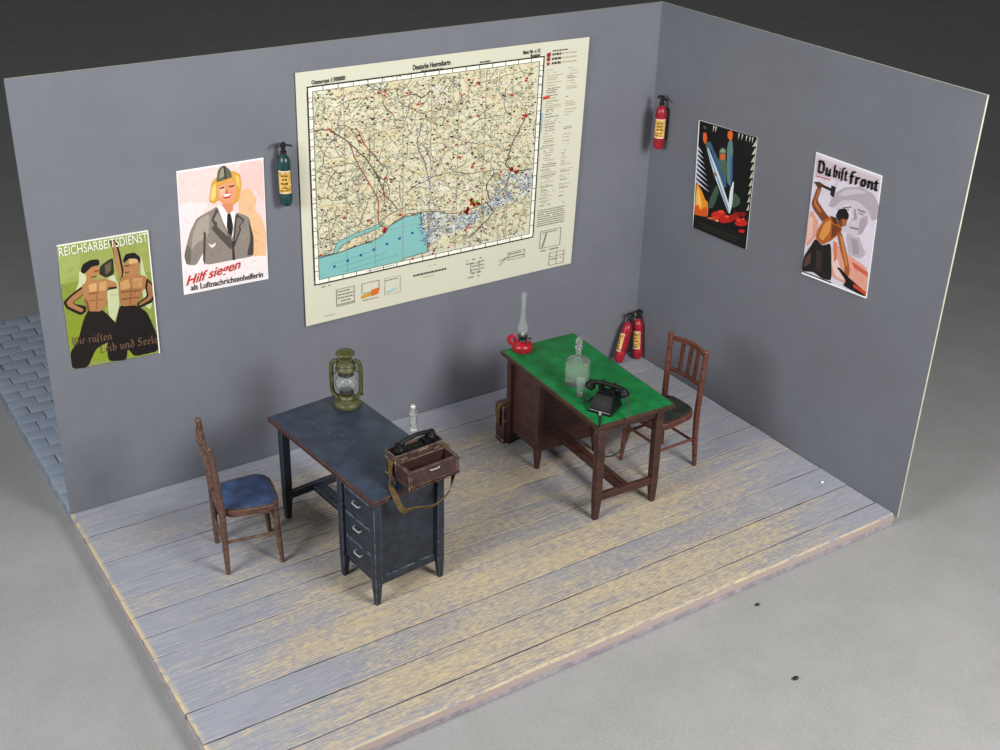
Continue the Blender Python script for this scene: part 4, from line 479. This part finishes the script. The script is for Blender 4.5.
# ------------------------------------------------------------------ fire extinguishers
def make_ext(label, paint, loc, rz, hang=None, lab=0, sc=(1,1,1)):
    r = thing('fire_extinguisher', label, 'fire extinguisher', loc, rz, 'fire extinguishers'); R_ = .052; r.scale = sc
    m = MB(); m.lathe([(.02,0),(.036,.004),(.047,.016),(R_,.034),(R_,.055),(R_*1.05,.058),(R_*1.05,.066),(R_,.069),(R_,.255),(R_*1.05,.258),(R_*1.05,.266),(R_,.269),(R_*.98,.285),(.043,.305),(.030,.320),(.022,.326),(.02,.332)], 24); m.build('cylinder', paint, r)
    m = MB(); m.lathe([(.022,.328),(.026,.332),(.026,.345),(.018,.350),(.018,.372),(.023,.375),(.023,.392),(.012,.398)], 14); m.build('valve', M_valve, r)
    m = MB(); m.taper(.0,0,.014,.012,.385,.005,0,.012,.010,.402); m.hexa([(-.03,-.011,.388),(.075,-.011,.366),(.075,.011,.366),(-.03,.011,.388)],[(-.03,-.011,.400),(.075,-.011,.376),(.075,.011,.376),(-.03,.011,.400)],.003)
    m.tube([(-.02,0,.392),(-.05,0,.388),(-.062,0,.37)], .008, 8); m.build('lever', M_valve, r)
    m = MB(); rr = R_+.0022
    def patch(m, a0, a1, z0, z1, off, mi, n=12):
        g = [[(( R_+off)*math.cos(a0+(a1-a0)*i/n), (R_+off)*math.sin(a0+(a1-a0)*i/n), z) for i in range(n+1)] for z in (z0,z1)]
        h = [[((R_-.002)*math.cos(a0+(a1-a0)*i/n), (R_-.002)*math.sin(a0+(a1-a0)*i/n), z) for i in range(n+1)] for z in (z1,z0)]
        m.loft([g[0],g[1],h[0],h[1],g[0]], False, mi, closed=False)
    a = rad(lab); patch(m, a-1.05, a+1.05, .088, .232, .0015, 2); patch(m, a-.98, a+.98, .094, .226, .0022, 0)
    for z0, z1, w in ((.196,.206,.7),(.172,.184,.55),(.146,.160,.75),(.122,.130,.6),(.104,.112,.72)):
        patch(m, a-w*.8, a-w*.15, z0, z1, .0028, 1, 6); patch(m, a+w*.05, a+w*.7, z0, z1, .0028, 1, 6)
    m.build('label_sheet', [M_label, M_labelink, M_labelwhite], r)
    if hang:   # wall bracket behind
        m = MB(); m.box(-.02,.02,R_-.004,hang,.06,.30,.003); m.lathe([(R_+.0,.148),(R_+.003,.150),(R_+.003,.156),(R_,.158)],20) if False else None
        m.build('wall_bracket', M_valve, r)
    return r
YEL = 'yellow label'
make_ext('dark green fire extinguisher hung on the back wall left of the map', M_greenpaint, (-3.243,-.070,1.965), 0, .080, -118, (.84,.84,1.1))
make_ext('red fire extinguisher hung high up near the wall corner', M_redpaint, (-.072,-.182,1.92), rad(-90), .083, -118+78, (.84,.84,1.07))
e = make_ext('left of the two red fire extinguishers on the floor, leaning over towards the corner', M_redpaint, (-.268,-.125,.012), 0, None, 160, (.84,.84,1.12))
e.rotation_euler = Euler((rad(-6),rad(19),0)); 
e = make_ext('right of the two red fire extinguishers on the floor, upright in the corner', M_redpaint, (-.066,-.140,.004), 0, None, 200, (.84,.84,1.12))
e.rotation_euler = Euler((rad(-8),rad(3),0))

# ------------------------------------------------------------------ prints on the walls
INK = {}
class Print:
    """a sheet of paper on a wall: corners TL, TR, BR, BL in the wall's plane, out = direction into the room"""
    def __init__(s, corners, out, th=.004, wave=None, nx=1, ny=1, paper=(236,234,232)):
        s.c = [Vector(p) for p in corners]; s.o = Vector(out); s.b = bmesh.new(); s.lay = s.b.loops.layers.float_color.new('ink')
        s.wave = wave or (lambda u, v: 0); s.z = th; s.n = 0; s.org = sum(s.c, Vector())/4
        g = {}
        for side, off in ((0, 0), (1, th)):
            for j in range(ny+1):
                for i in range(nx+1): g[side,i,j] = s.b.verts.new(s.pt(i/nx, j/ny, off if side else .0005, side))
        fs = []
        for j in range(ny):
            for i in range(nx):
                fs.append(s.b.faces.new([g[1,i,j],g[1,i+1,j],g[1,i+1,j+1],g[1,i,j+1]])); fs.append(s.b.faces.new([g[0,i,j+1],g[0,i+1,j+1],g[0,i+1,j],g[0,i,j]]))
        for i in range(nx):
            for j in (0, ny): fs.append(s.b.faces.new([g[0,i,j],g[0,i+1,j],g[1,i+1,j],g[1,i,j]]))
        for j in range(ny):
            for i in (0, nx): fs.append(s.b.faces.new([g[0,i,j],g[0,i,j+1],g[1,i,j+1],g[1,i,j]]))
        s.paint(fs, paper)
    def pt(s, u, v, off, wv=1):
        a, b, c, d = s.c; p = (a*(1-u)+b*u)*(1-v)+(d*(1-u)+c*u)*v
        return p + s.o*(off+s.wave(u, v)) - s.org
    def paint(s, fs, c):
        k = lin(c)+(1,)
        for f in fs:
            for l in f.loops: l[s.lay] = k
    def poly(s, c, pts, up=None):
        s.n += 1; off = s.z+.0003+(s.n*.00001 if up is None else up)
        try: f = s.b.faces.new([s.b.verts.new(s.pt(u, v, off)) for u, v in pts]); s.paint([f], c)
        except ValueError: pass
    def line(s, c, pts, w, asp, up):
        """ribbon of width w (in v units), asp = width/height of the sheet"""
        for (u0,v0),(u1,v1) in zip(pts[:-1], pts[1:]):
            dx, dy = (u1-u0)*asp, v1-v0; L = math.hypot(dx, dy) or 1; nx, ny = -dy/L*w/2/asp, dx/L*w/2; ex, ey = dx/L*w*.3/asp, dy/L*w*.3
            s.poly(c, [(u0+nx-ex,v0+ny-ey),(u1+nx+ex,v1+ny+ey),(u1-nx+ex,v1-ny+ey),(u0-nx-ex,v0-ny-ey)], up)
    def text(s, c, body, a, b, top, bold=0, shear=0, up=.0045, fit=1):
        """a: baseline start, b: baseline end, top: point above a at cap height"""
        cu = bpy.data.curves.new('t', 'FONT'); cu.body = body; cu.offset = bold; cu.shear = shear; cu.resolution_u = 3
        o = bpy.data.objects.new('t', cu); C.objects.link(o); bpy.context.view_layer.update()
        me = bpy.data.meshes.new_from_object(o.evaluated_get(bpy.context.evaluated_depsgraph_get()))
        xs = [v.co.x for v in me.vertices]; x0, x1 = min(xs), max(xs); h = .70
        ax, ay = Vector(a), Vector(b)-Vector(a); vt = Vector(top)-Vector(a)
        vt = Vector((0, vt.y))
        vs = []
        for v in me.vertices:
            q = ax + ay*((v.co.x-x0)/(x1-x0)) + vt*(v.co.y/h); vs.append(s.b.verts.new(s.pt(q.x, q.y, s.z+.0003+up)))
        for f in me.polygons:
            try: s.paint([s.b.faces.new([vs[i] for i in f.vertices])], c)
            except ValueError: pass
        bpy.data.objects.remove(o); bpy.data.curves.remove(cu); bpy.data.meshes.remove(me)
    def blackletter(s, c, body, a, b, top, nib=.17, up=.0045):
        """broken broad-nib letters; unit cap height, x height .62"""
        pen = 0; strokes = []
        for ch in body:
            g = BL[ch]; strokes += [[(x+pen, y) for x, y in st] for st in g[1]]; pen += g[0]
        ax, d = Vector(a), Vector(b)-Vector(a); vt = Vector((0, Vector(top).y-Vector(a).y))
        nv = Vector((.75,.66))*nib/2
        for st in strokes:
            for p, q in zip(st[:-1], st[1:]):
                P, Q = Vector(p), Vector(q)
                t_ = (Q-P).normalized() if (Q-P).length else Vector((1,0))
                k = nv if abs(t_.cross(nv)) > nib*.22 else Vector((-t_.y,t_.x))*nib*.25
                pl = []
                for z in (P+k, Q+k, Q-k, P-k):
                    w_ = ax + d*(z.x/pen) + vt*z.y; pl.append((w_.x, w_.y))
                s.poly(c, pl, up)
    def build(s, name, label, cat, group=None):
        me = bpy.data.meshes.new(name); s.b.to_mesh(me); s.b.free(); me.materials.append(M_print)
        o = bpy.data.objects.new(name, me); C.objects.link(o); o.location = s.org; return tag(o, label, cat, group)
X_ = .60
BL = {' ':(.3,[]),
 'D':(.72,[[(.16,.92),(.16,.1),(.42,.02),(.58,.2),(.58,.72),(.4,.95),(.05,.92)]]),
 'u':(.56,[[(.06,.56),(.14,.6),(.14,.12),(.24,.03),(.42,.14)],[(.42,.6),(.42,.1),(.5,.02)]]),
 'b':(.54,[[(.14,1.0),(.14,.08),(.28,.02),(.42,.14),(.42,.46),(.28,.58),(.14,.48)]]),
 'i':(.3,[[(.06,.54),(.14,.6),(.14,.1),(.22,.02)],[(.12,.82),(.18,.86)]]),
 'ſ':(.36,[[(.14,-.12),(.14,.88),(.24,.98),(.36,.92)],[(.05,.58),(.22,.58)]]),
 't':(.36,[[(.14,.82),(.14,.1),(.22,.02),(.32,.08)],[(.03,.6),(.3,.6)]]),
 'F':(.66,[[(.2,.9),(.2,.0),(.08,-.06)],[(.05,.86),(.2,.98),(.36,.88),(.58,.96)],[(.1,.5),(.48,.52)]]),
 'f':(.42,[[(.16,-.08),(.16,.84),(.26,.96),(.42,.9)],[(.03,.56),(.36,.56)]]),
 'r':(.42,[[(.06,.54),(.14,.6),(.14,.0)],[(.14,.48),(.26,.6),(.38,.52)]]),
 'o':(.54,[[(.14,.5),(.14,.12),(.28,.02),(.42,.12),(.42,.48),(.28,.6),(.14,.5)]]),
 'n':(.56,[[(.06,.54),(.14,.6),(.14,.0)],[(.14,.48),(.3,.6),(.42,.5),(.42,.1),(.5,.02)]]),
 'e':(.46,[[(.14,.3),(.36,.36),(.36,.5),(.24,.6),(.12,.48),(.12,.12),(.24,.02),(.38,.1)]]),
 'd':(.54,[[(.2,.98),(.42,.6),(.42,.12),(.28,.02),(.14,.12),(.14,.46),(.26,.58),(.42,.48)]]),
 'l':(.3,[[(.14,1.0),(.14,.1),(.24,.02)]]),
 'ü':(.56,[[(.06,.56),(.14,.6),(.14,.12),(.24,.03),(.42,.14)],[(.42,.6),(.42,.1),(.5,.02)],[(.16,.78),(.2,.82)],[(.38,.78),(.42,.82)]]),
 'W':(.86,[[(.08,.9),(.16,.96),(.16,.12),(.28,.02),(.42,.12),(.42,.9)],[(.42,.12),(.56,.02),(.72,.14),(.72,.8),(.6,.95)]]),
 'L':(.6,[[(.3,.96),(.16,.84),(.16,.14),(.06,.04)],[(.12,.08),(.3,.0),(.52,.1)]]),
 'S':(.62,[[(.5,.86),(.32,.98),(.16,.84),(.18,.62),(.44,.46),(.46,.16),(.28,.02),(.08,.12)]])}
def inside(pt, poly):
    x, y = pt; r_ = False
    for (x0,y0),(x1,y1) in zip(poly, poly[1:]+poly[:1]):
        if (y0 > y) != (y1 > y) and x < (x1-x0)*(y-y0)/(y1-y0)+x0: r_ = not r_
    return r_
def soften(pts):
    for it in range(2):
        q = []
        for i in range(len(pts)):
            a, b = Vector(pts[i]), Vector(pts[(i+1) % len(pts)])
            for t_ in (.13,.87): z = a.lerp(b, t_); q.append((z.x, z.y))
        pts = q
    return pts
def poster(key, corners, out, label, th=.004, paper=(236,234,232), wave=None):
    p = Print(corners, out, th, paper=paper, wave=wave)
    rp = random.Random(len(key))
    for c, pts in ART[key]:
        q = soften(pts) if len(pts) > 4 else pts
        p.poly(c, q)
        u0, u1 = min(x for x, y in q), max(x for x, y in q); v0, v1 = min(y for x, y in q), max(y for x, y in q)
        if (u1-u0)*(v1-v0) < .004: continue
        for k in range(int(10+160*(u1-u0)*(v1-v0))):      # brush dabs in neighbouring tones
            x, y = rp.uniform(u0,u1), rp.uniform(v0,v1); a = rp.uniform(0, PI); l_, w_ = rp.uniform(.03,.08), rp.uniform(.010,.022)
            d = [(x+i*l_*math.cos(a)-j*w_*math.sin(a), y+(i*l_*math.sin(a)+j*w_*math.cos(a))*.7) for i, j in ((-1,0),(-.4,1),(.5,.8),(1,0),(.4,-1),(-.5,-.8))]
            if all(inside(z, q) for z in d):
                f = rp.uniform(.94,1.05); p.poly(tuple(min(255, v*f) for v in c), d)
    return p
bw = lambda l: [(x,-.0015,z) for x, z in l]; rw = lambda l: [(-.0015,y,z) for y, z in l]
p = poster('labourers', bw([(-4.762,1.953),(-4.185,1.945),(-4.203,1.060),(-4.790,1.088)]), (0,-1,0), '')
a, b_, tp = TXT['reichs']; p.text((226,230,214), 'REICHSARBEITSDIENST', (.012,.087), (.985,.085), tp, .004)
a, b_, tp = TXT['wir']; p.blackletter((112,84,66), 'Wir rüſten', (.03,.80), b_, (a[0],.735), .15)
a, b_, tp = TXT['leib']; p.blackletter((112,84,66), 'Leib und Seele', a, (.985,.908), (a[0],.838), .15)
p.build('wall_poster', 'green poster of two bare-chested labourers in dark caps, on the back wall', 'poster', 'posters on the walls')
p = poster('woman', bw([(-3.957,2.302),(-3.361,2.301),(-3.386,1.430),(-3.995,1.443)]), (0,-1,0), '')
a, b_, tp = TXT['hilf']; p.text((196,44,40), 'Hilf siegen', a, b_, (0,a[1]-.075), .018, .35)
a, b_, tp = TXT['als']; p.text((44,40,44), 'als Luftnachrichtenhelferin', a, b_, (0,a[1]-.048), .02)
p.build('wall_poster', 'pale pink poster of a smiling blonde woman in a grey uniform jacket and cap', 'poster', 'posters on the walls')
p = poster('dark', rw([(-.552,2.238),(-1.188,2.268),(-1.217,1.398),(-.608,1.377)]), (-1,0,0), '')
for v, u0, u1 in ((.925,.12,.86),(.955,.2,.8)):
    u = u0
    while u < u1: w_ = random.uniform(.02,.05); p.poly((52,48,42), [(u,v),(u+w_,v),(u+w_,v+.012),(u,v+.012)]); u += w_+.012
p.build('wall_poster', 'black poster with a green figure, pale beams and red flames on the right wall', 'poster', 'posters on the walls')
p = poster('hammer', rw([(-1.765,2.318),(-2.353,2.319),(-2.404,1.454),(-1.799,1.430)]), (-1,0,0), '')
a, b_, tp = TXT['dubist']; p.blackletter((30,26,36), 'Du', (.05,.150), (.270,.150), (0,.050), .28)
p.blackletter((30,26,36), 'biſt', (.295,.140), (.52,.136), (0,.046), .27); p.blackletter((30,26,36), 'front', (.545,.140), (.975,.128), (0,.043), .27)
p.build('wall_poster', 'pale poster of a worker swinging a hammer before a grey helmeted head', 'poster', 'posters on the walls')

# the map
wv = lambda u, v: .006+.006*math.sin(5.2*u+1.1)*(.3+.7*v)+.004*math.sin(9*u+2)*v*v+.010*(u**6)*(1-v*.6)
p = Print(bw([(-3.101,2.836),(-.704,2.834),(-.756,1.004),(-3.130,1.006)]), (0,-1,0), .004, wv, 48, 30, (210,208,188))
A_ = 2.39/1.83; rm = random.Random(21)
fr, inn = MP['frame'], MP['inner']; U0, V0, U1, V1 = .048, .074, .816, .813
def cells(c, test, u0, v0, u1, v1, du, dv, up):
    nu, nv = int((u1-u0)/du), int((v1-v0)/dv)
    for j in range(nv):
        run = None
        for i in range(nu+1):
            ok = i < nu and test((u0+(i+.5)*du, v0+(j+.5)*dv)) 
            if ok and run is None: run = i
            if run is not None and (not ok or i-run >= 6):
                p.poly(c, [(u0+run*du,v0+j*dv),(u0+i*du,v0+j*dv),(u0+i*du,v0+(j+1)*dv),(u0+run*du,v0+(j+1)*dv)], up); run = i if ok else None
sea, inlet, delta, delta2 = MP['sea'], MP['inlet'], MP['delta'], MP['delta2']
cells((215,210,180), lambda q: True, U0, V0, U1, V1, .02, .02, .0002)
for _ in range(240):   # terrain tints
    u, v = rm.uniform(U0,U1-.03), rm.uniform(V0,V1-.03); w_, h_ = rm.uniform(.012,.05), rm.uniform(.008,.025)
    n = 7; cc = rm.choice([(216,202,164),(212,204,166),(222,220,198),(208,206,174),(220,208,176)])
    p.poly(cc, [(min(max(u+w_*math.cos(2*PI*k/n)*rm.uniform(.6,1.1),U0),U1), min(max(v+h_*math.sin(2*PI*k/n)*rm.uniform(.6,1.1),V0),V1)) for k in range(n)], .0006)
cells((206,212,204), lambda q: inside(q, delta) and math.sin(61*q[0]+17*q[1])+math.sin(43*q[1]-29*q[0])+math.sin(97*q[0]) > -.5, .39, .5, .82, .79, .006, .006, .0009)
for poly in (sea, inlet): cells((128,186,182), lambda q: inside(q, poly), .045, .6, .44, .83, .004, .005, .0012)
wet = lambda q: inside(q, sea) or inside(q, inlet)
for _ in range(2400):
    u, v = rm.uniform(.39,U1), rm.uniform(.5,.79)
    if inside((u,v), delta2) or (inside((u,v), delta) and rm.random() < .42):
        a_ = rm.uniform(0, PI); L_ = rm.uniform(.004,.011); cc = rm.choice([(98,128,172),(120,144,178),(84,110,158),(150,166,184),(110,118,120)])
        p.line(cc, [(u,v),(u+L_*math.cos(a_),v+L_*math.sin(a_)),(u+L_*1.6*math.cos(a_+.8),v+L_*1.6*math.sin(a_+.8))], .0032, A_, .0016)
for _ in range(6200):   # contour lines, tracks and lettering
    u, v = rm.uniform(U0+.004,U1-.015), rm.uniform(V0+.004,V1-.01)
    if wet((u,v)) or wet((u+.01,v)): continue
    cc = rm.choice([(164,152,118),(176,162,126),(146,142,120),(156,144,108),(136,138,124),(158,168,172),(112,108,92),(182,160,128),(128,124,100)])
    a_ = rm.gauss(.3,.9); L_ = rm.uniform(.003,.008); pts = [(u,v)]
    for k in range(rm.choice([1,2,3])): a_ += rm.uniform(-.9,.9); pts.append((min(max(pts[-1][0]+L_*math.cos(a_),U0),U1), min(max(pts[-1][1]+L_*math.sin(a_),V0),V1)))
    p.line(cc, pts, rm.uniform(.0014,.0026), A_, .0020)
for _ in range(110):     # secondary roads
    u, v = rm.uniform(U0,U1), rm.uniform(V0,.62); a_ = rm.uniform(-PI,PI); pts = [(u,v)]
    for k in range(rm.randint(3,8)):
        a_ += rm.uniform(-.5,.5); q = (pts[-1][0]+.018*math.cos(a_), pts[-1][1]+.022*math.sin(a_))
        if not (U0 < q[0] < U1 and V0 < q[1] < V1) or wet(q): break
        pts.append(q)
    if len(pts) > 1: p.line(rm.choice([(120,114,98),(136,126,102),(98,94,84),(134,144,150)]), pts, rm.uniform(.0016,.0028), A_, .0024)
for _ in range(620):    # village dots
    u, v = rm.uniform(U0+.005,U1-.005), rm.uniform(V0+.005,V1-.005)
    if wet((u,v)): continue
    w_ = rm.uniform(.0018,.0042); p.poly(rm.choice([(60,54,48),(74,64,54),(150,52,44),(52,50,50)]), [(u-w_,v-w_*.8),(u+w_,v-w_*.6),(u+w_*.8,v+w_),(u-w_,v+w_*.8)], .0027)
for k in range(1,8): p.line((150,150,136), [(U0+(U1-U0)*k/8, V0+(V1-V0)*i/10) for i in range(11)], .0018, A_, .0028)
for k in range(1,5): p.line((150,150,136), [(U0+(U1-U0)*i/12, V0+(V1-V0)*k/5) for i in range(13)], .0016, A_, .0028)
p.line((60,70,74), sea[:10], .0030, A_, .0029); p.line((84,96,96), inlet, .0022, A_, .0029); p.line((96,110,112), sea[10:15], .003, A_, .0029)
for k in range(7): u, v = .10+.045*k, .772-.012*k; p.poly((48,76,150), [(u-.004,v-.005),(u+.004,v-.005),(u+.004,v+.005),(u-.004,v+.005)], .003)
for k in range(1,4): p.line((96,140,146), [(.07+.02*k,.74+.02*k),(.2+.04*k,.72+.02*k)], .0016, A_, .003)
for nm, cc, w_ in (('r1',(84,76,64),.0036),('r2',(150,84,58),.0042),('r3',(104,108,112),.0032),('r4',(84,80,74),.0044),('r5',(96,92,82),.0028),('r6',(116,96,76),.0034),('r7',(66,62,62),.0042),('r8',(70,66,62),.004),('r9',(84,70,62),.0034),('r10',(88,76,60),.0036),('r11',(150,88,62),.0036),('r12',(100,120,150),.0038)):
    q = MP[nm]; pts = []
    for (x0,y0),(x1,y1) in zip(q[:-1], q[1:]):
        for i in range(4): pts.append((x0+(x1-x0)*i/4+rm.uniform(-.003,.003), y0+(y1-y0)*i/4+rm.uniform(-.003,.003)))
    p.line(cc, pts+[q[-1]], w_, A_, .0032)
for i, (u, v) in enumerate(MP['towns']):
    big = i in (0, 5, 6, 7, 8, 9, 10, 11, 12)
    for k in range(5 if big else 2):
        s_ = rm.uniform(.005,.010) if big else rm.uniform(.004,.007); x, y = u+rm.uniform(-.007,.007), v+rm.uniform(-.008,.008)
        p.poly(rm.choice([(166,44,34),(184,58,42),(140,38,32)]), [(x+s_*rm.uniform(.6,1)*math.cos(2*PI*j/6)*.8, y+s_*rm.uniform(.6,1)*math.sin(2*PI*j/6)) for j in range(6)], .0036)
for x, y in ((.598,.622),(.607,.618),(.592,.612)): p.poly((120,160,50), [(x-.004,y-.005),(x+.004,y-.004),(x+.003,y+.005),(x-.004,y+.004)], .0038)
for _ in range(26):
    u, v = rm.uniform(U0+.02,U1-.02), rm.uniform(V0+.02,.62); s_ = rm.uniform(.003,.0055); p.poly((168,46,38), [(u-s_,v-s_),(u+s_,v-s_*.7),(u+s_*.8,v+s_),(u-s_,v+s_*.8)], .0036)
def seg(a, b, n=14): return [(a[0]+(b[0]-a[0])*i/n, a[1]+(b[1]-a[1])*i/n) for i in range(n+1)]
O0, Q0, O1, Q1 = .0335, .056, .831, .832
bandw = (246,244,228)
for (a, b) in (((O0,.0650),(O1,.0650)),((O0,.8225),(O1,.8225))): p.line(bandw, seg(a,b,30), .017, A_, .0030)
for (a, b) in (((.0408,Q0),(.0408,Q1)),((.8235,Q0),(.8235,Q1))): p.line(bandw, seg(a,b,20), .0185, A_, .0030)
for a, b in (((O0,Q0),(O1,Q0)),((O1,Q0),(O1,Q1)),((O1,Q1),(O0,Q1)),((O0,Q1),(O0,Q0))): p.line((40,40,38), seg(a,b,30), .0058, A_, .0040)
for a, b in (((U0,V0),(U1,V0)),((U1,V0),(U1,V1)),((U1,V1),(U0,V1)),((U0,V1),(U0,V0))): p.line((92,92,84), seg(a,b,30), .0026, A_, .0040)
for k in range(1,17):
    u = O0+(O1-O0)*k/17; p.line((70,70,66), [(u,Q0),(u,V0)], .0030, A_, .0040); p.line((70,70,66), [(u,V1),(u,Q1)], .0030, A_, .0040)
for k in range(1,14):
    v = Q0+(Q1-Q0)*k/14; p.line((70,70,66), [(O0,v),(U0,v)], .0030, A_, .0040); p.line((70,70,66), [(U1,v),(O1,v)], .0030, A_, .0040)
p.text((44,42,40), 'Osteuropa 1:300000', (.047,.0485), (.150,.0465), (0,.033), .02)
p.text((44,42,40), 'Deutsche Heereskarte', (.368,.044), (.494,.040), (0,.024), .02)
p.text((44,42,40), 'Blatt Nr. x 52', (.752,.0375), (.816,.0365), (0,.023), .02)
p.text((44,42,40), 'Rostow', (.781,.0530), (.817,.0525), (0,.040), .02)
def words(u0, u1, v, h, c, fill=.9):
    u = u0
    while u < u1:
        w_ = min(rm.uniform(.004,.014), u1-u)
        if rm.random() < fill: p.poly(c, [(u,v),(u+w_,v),(u+w_,v+h),(u,v+h)], .0042)
        u += w_+.003
words(.395,.470,.049,.004,(84,82,76)); words(.598,.636,.044,.006,(70,68,64))
gy, lt = (120,118,100), (176,172,146)
words(.862,.918,.036,.005,(70,66,60),1)
for k, s_ in ((0,.011),(1,.009),(2,.0075)):
    v = .053+.018*k; p.poly((150,34,30), [(.848-s_*.7,v-s_*.6),(.848+s_*.6,v-s_),(.848+s_*.7,v+s_*.5),(.848-s_*.4,v+s_)], .0042); words(.862,.895,v-.005,.009,(64,58,52),1); words(.90,.955,v-.003,.005,lt,.8)
v = .112
while v < .70:
    c1 = rm.choice([gy,lt,lt,(140,136,116)]); words(.845+rm.uniform(0,.008), rm.uniform(.875,.91), v, .0036, c1, .9)
    if rm.random() < .75: words(.925, rm.uniform(.94,.975), v+.002, .0036, rm.choice([lt,gy]), .85)
    v += rm.choice([.008,.009,.012])
p.poly((200,60,44), [(.838,.222),(.862,.219),(.862,.231),(.838,.235)], .0043); p.poly((150,190,206), [(.836,.29),(.840,.29),(.840,.37),(.836,.37)], .0043); p.poly((130,170,60), [(.838,.438),(.843,.438),(.843,.444),(.838,.444)], .0043)
for k in range(8): words(.845,.955,.715+.010*k,.0045,rm.choice([gy,(140,136,112)]),.95)
def boxln(u0, v0, u1, v1, c=gy, w_=.0022): p.line(c, [(u0,v0),(u1,v0),(u1,v1),(u0,v1),(u0,v0)], w_, A_, .0042)
boxln(.862,.815,.945,.895); p.line(gy, [(.885,.83),(.88,.86),(.872,.89)], .006, A_, .0043); words(.868,.93,.822,.004,gy); words(.868,.94,.905,.006,gy)
boxln(.905,.925,.965,.985); p.line(gy, [(.905,.945),(.965,.945)], .0018, A_, .0042); p.line(gy, [(.935,.925),(.935,.985)], .0018, A_, .0042); words(.912,.955,.955,.005,gy,.7)
b1 = MP['bottom']
words(.055,.085,.845,.004,gy); words(.058,.095,.972,.004,lt)
boxln(.104,.872,.165,.945); [words(.108,.162,.88+.014*k,.005,gy,.75) for k in range(5)]
boxln(.192,.872,.252,.915); p.poly((206,150,60), [(.19,.922),(.225,.917),(.225,.932),(.19,.938)], .0043); p.poly((214,106,34), [(.226,.908),(.25,.904),(.25,.93),(.226,.935)], .0043); words(.195,.25,.944,.004,gy)
boxln(.272,.872,.328,.945, lt); p.line((150,200,200), [(.282,.935),(.31,.925)], .010, A_, .0042); words(.275,.32,.88,.004,gy)
words(.375,.496,.885,.008,(80,76,68),1); words(.41,.46,.903,.004,lt); words(.43,.47,.858,.004,lt)
for k in range(6): words(.572,.64,.872+.016*k,.005,gy,.6)
boxln(.590,.895,.622,.935,(120,124,150))
boxln(.735,.880,.800,.915); words(.738,.80,.886,.005,gy); words(.738,.80,.900,.005,gy); p.line(gy, [(.70,.91),(.73,.90),(.70,.93)], .003, A_, .0042)
p.build('wall_map', 'large cream paper map of a coast with turquoise sea, hung on the back wall', 'map')

# ------------------------------------------------------------------ specks
def speck(name, label, m_, loc, s_):
    b = MB(); b.ball((0,0,s_*.6), s_, sc=(1.2,.8,.6), n=8)
    tag(b.build(name, m_, loc=loc), label, 'speck')
M_w = m_plain('white_chip', (236,236,240), .5); M_k = m_plain('dark_grit', (30,28,30), .7)
speck('paint_chip', 'tiny white chip lying on the grey floorboards near the right wall', M_w, (-.148,-2.42,0), .013)
speck('grit_speck', 'tiny black speck on the grey table in front of the floor edge', M_k, (-1.464,-3.133,-.1), .014)
speck('grit_speck', 'tiny black speck on the grey table, nearest the bottom edge of the photo', M_k, (-1.756,-3.762,-.1), .018)

# ------------------------------------------------------------------ light
def lamp(name, loc, aim, size, power, col):
    l = bpy.data.lights.new(name, 'AREA'); l.shape = 'DISK'; l.size = size; l.energy = power; l.color = col
    o = bpy.data.objects.new(name, l); C.objects.link(o); o.location = loc
    o.rotation_euler = (Vector(aim)-Vector(loc)).to_track_quat('-Z', 'Y').to_euler()
lamp('studio_lamp_front', (-1.0,-7.6,5.0), (-2.4,-1.2,.7), 2.8, 620, (1,.98,.955))
lamp('studio_lamp_side', (-10.0,-3.2,5.2), (-1.5,-1.2,.8), 3.6, 640, (.98,.99,1))
w = bpy.data.worlds.new('world'); bpy.context.scene.world = w; w.use_nodes = True
w.node_tree.nodes['Background'].inputs[0].default_value = (.9,.95,1,1); w.node_tree.nodes['Background'].inputs[1].default_value = .10
vs = bpy.context.scene.view_settings
vs.view_transform = 'Standard'; vs.look = 'None'; vs.gamma = 1; vs.use_curve_mapping = False; vs.exposure = 0
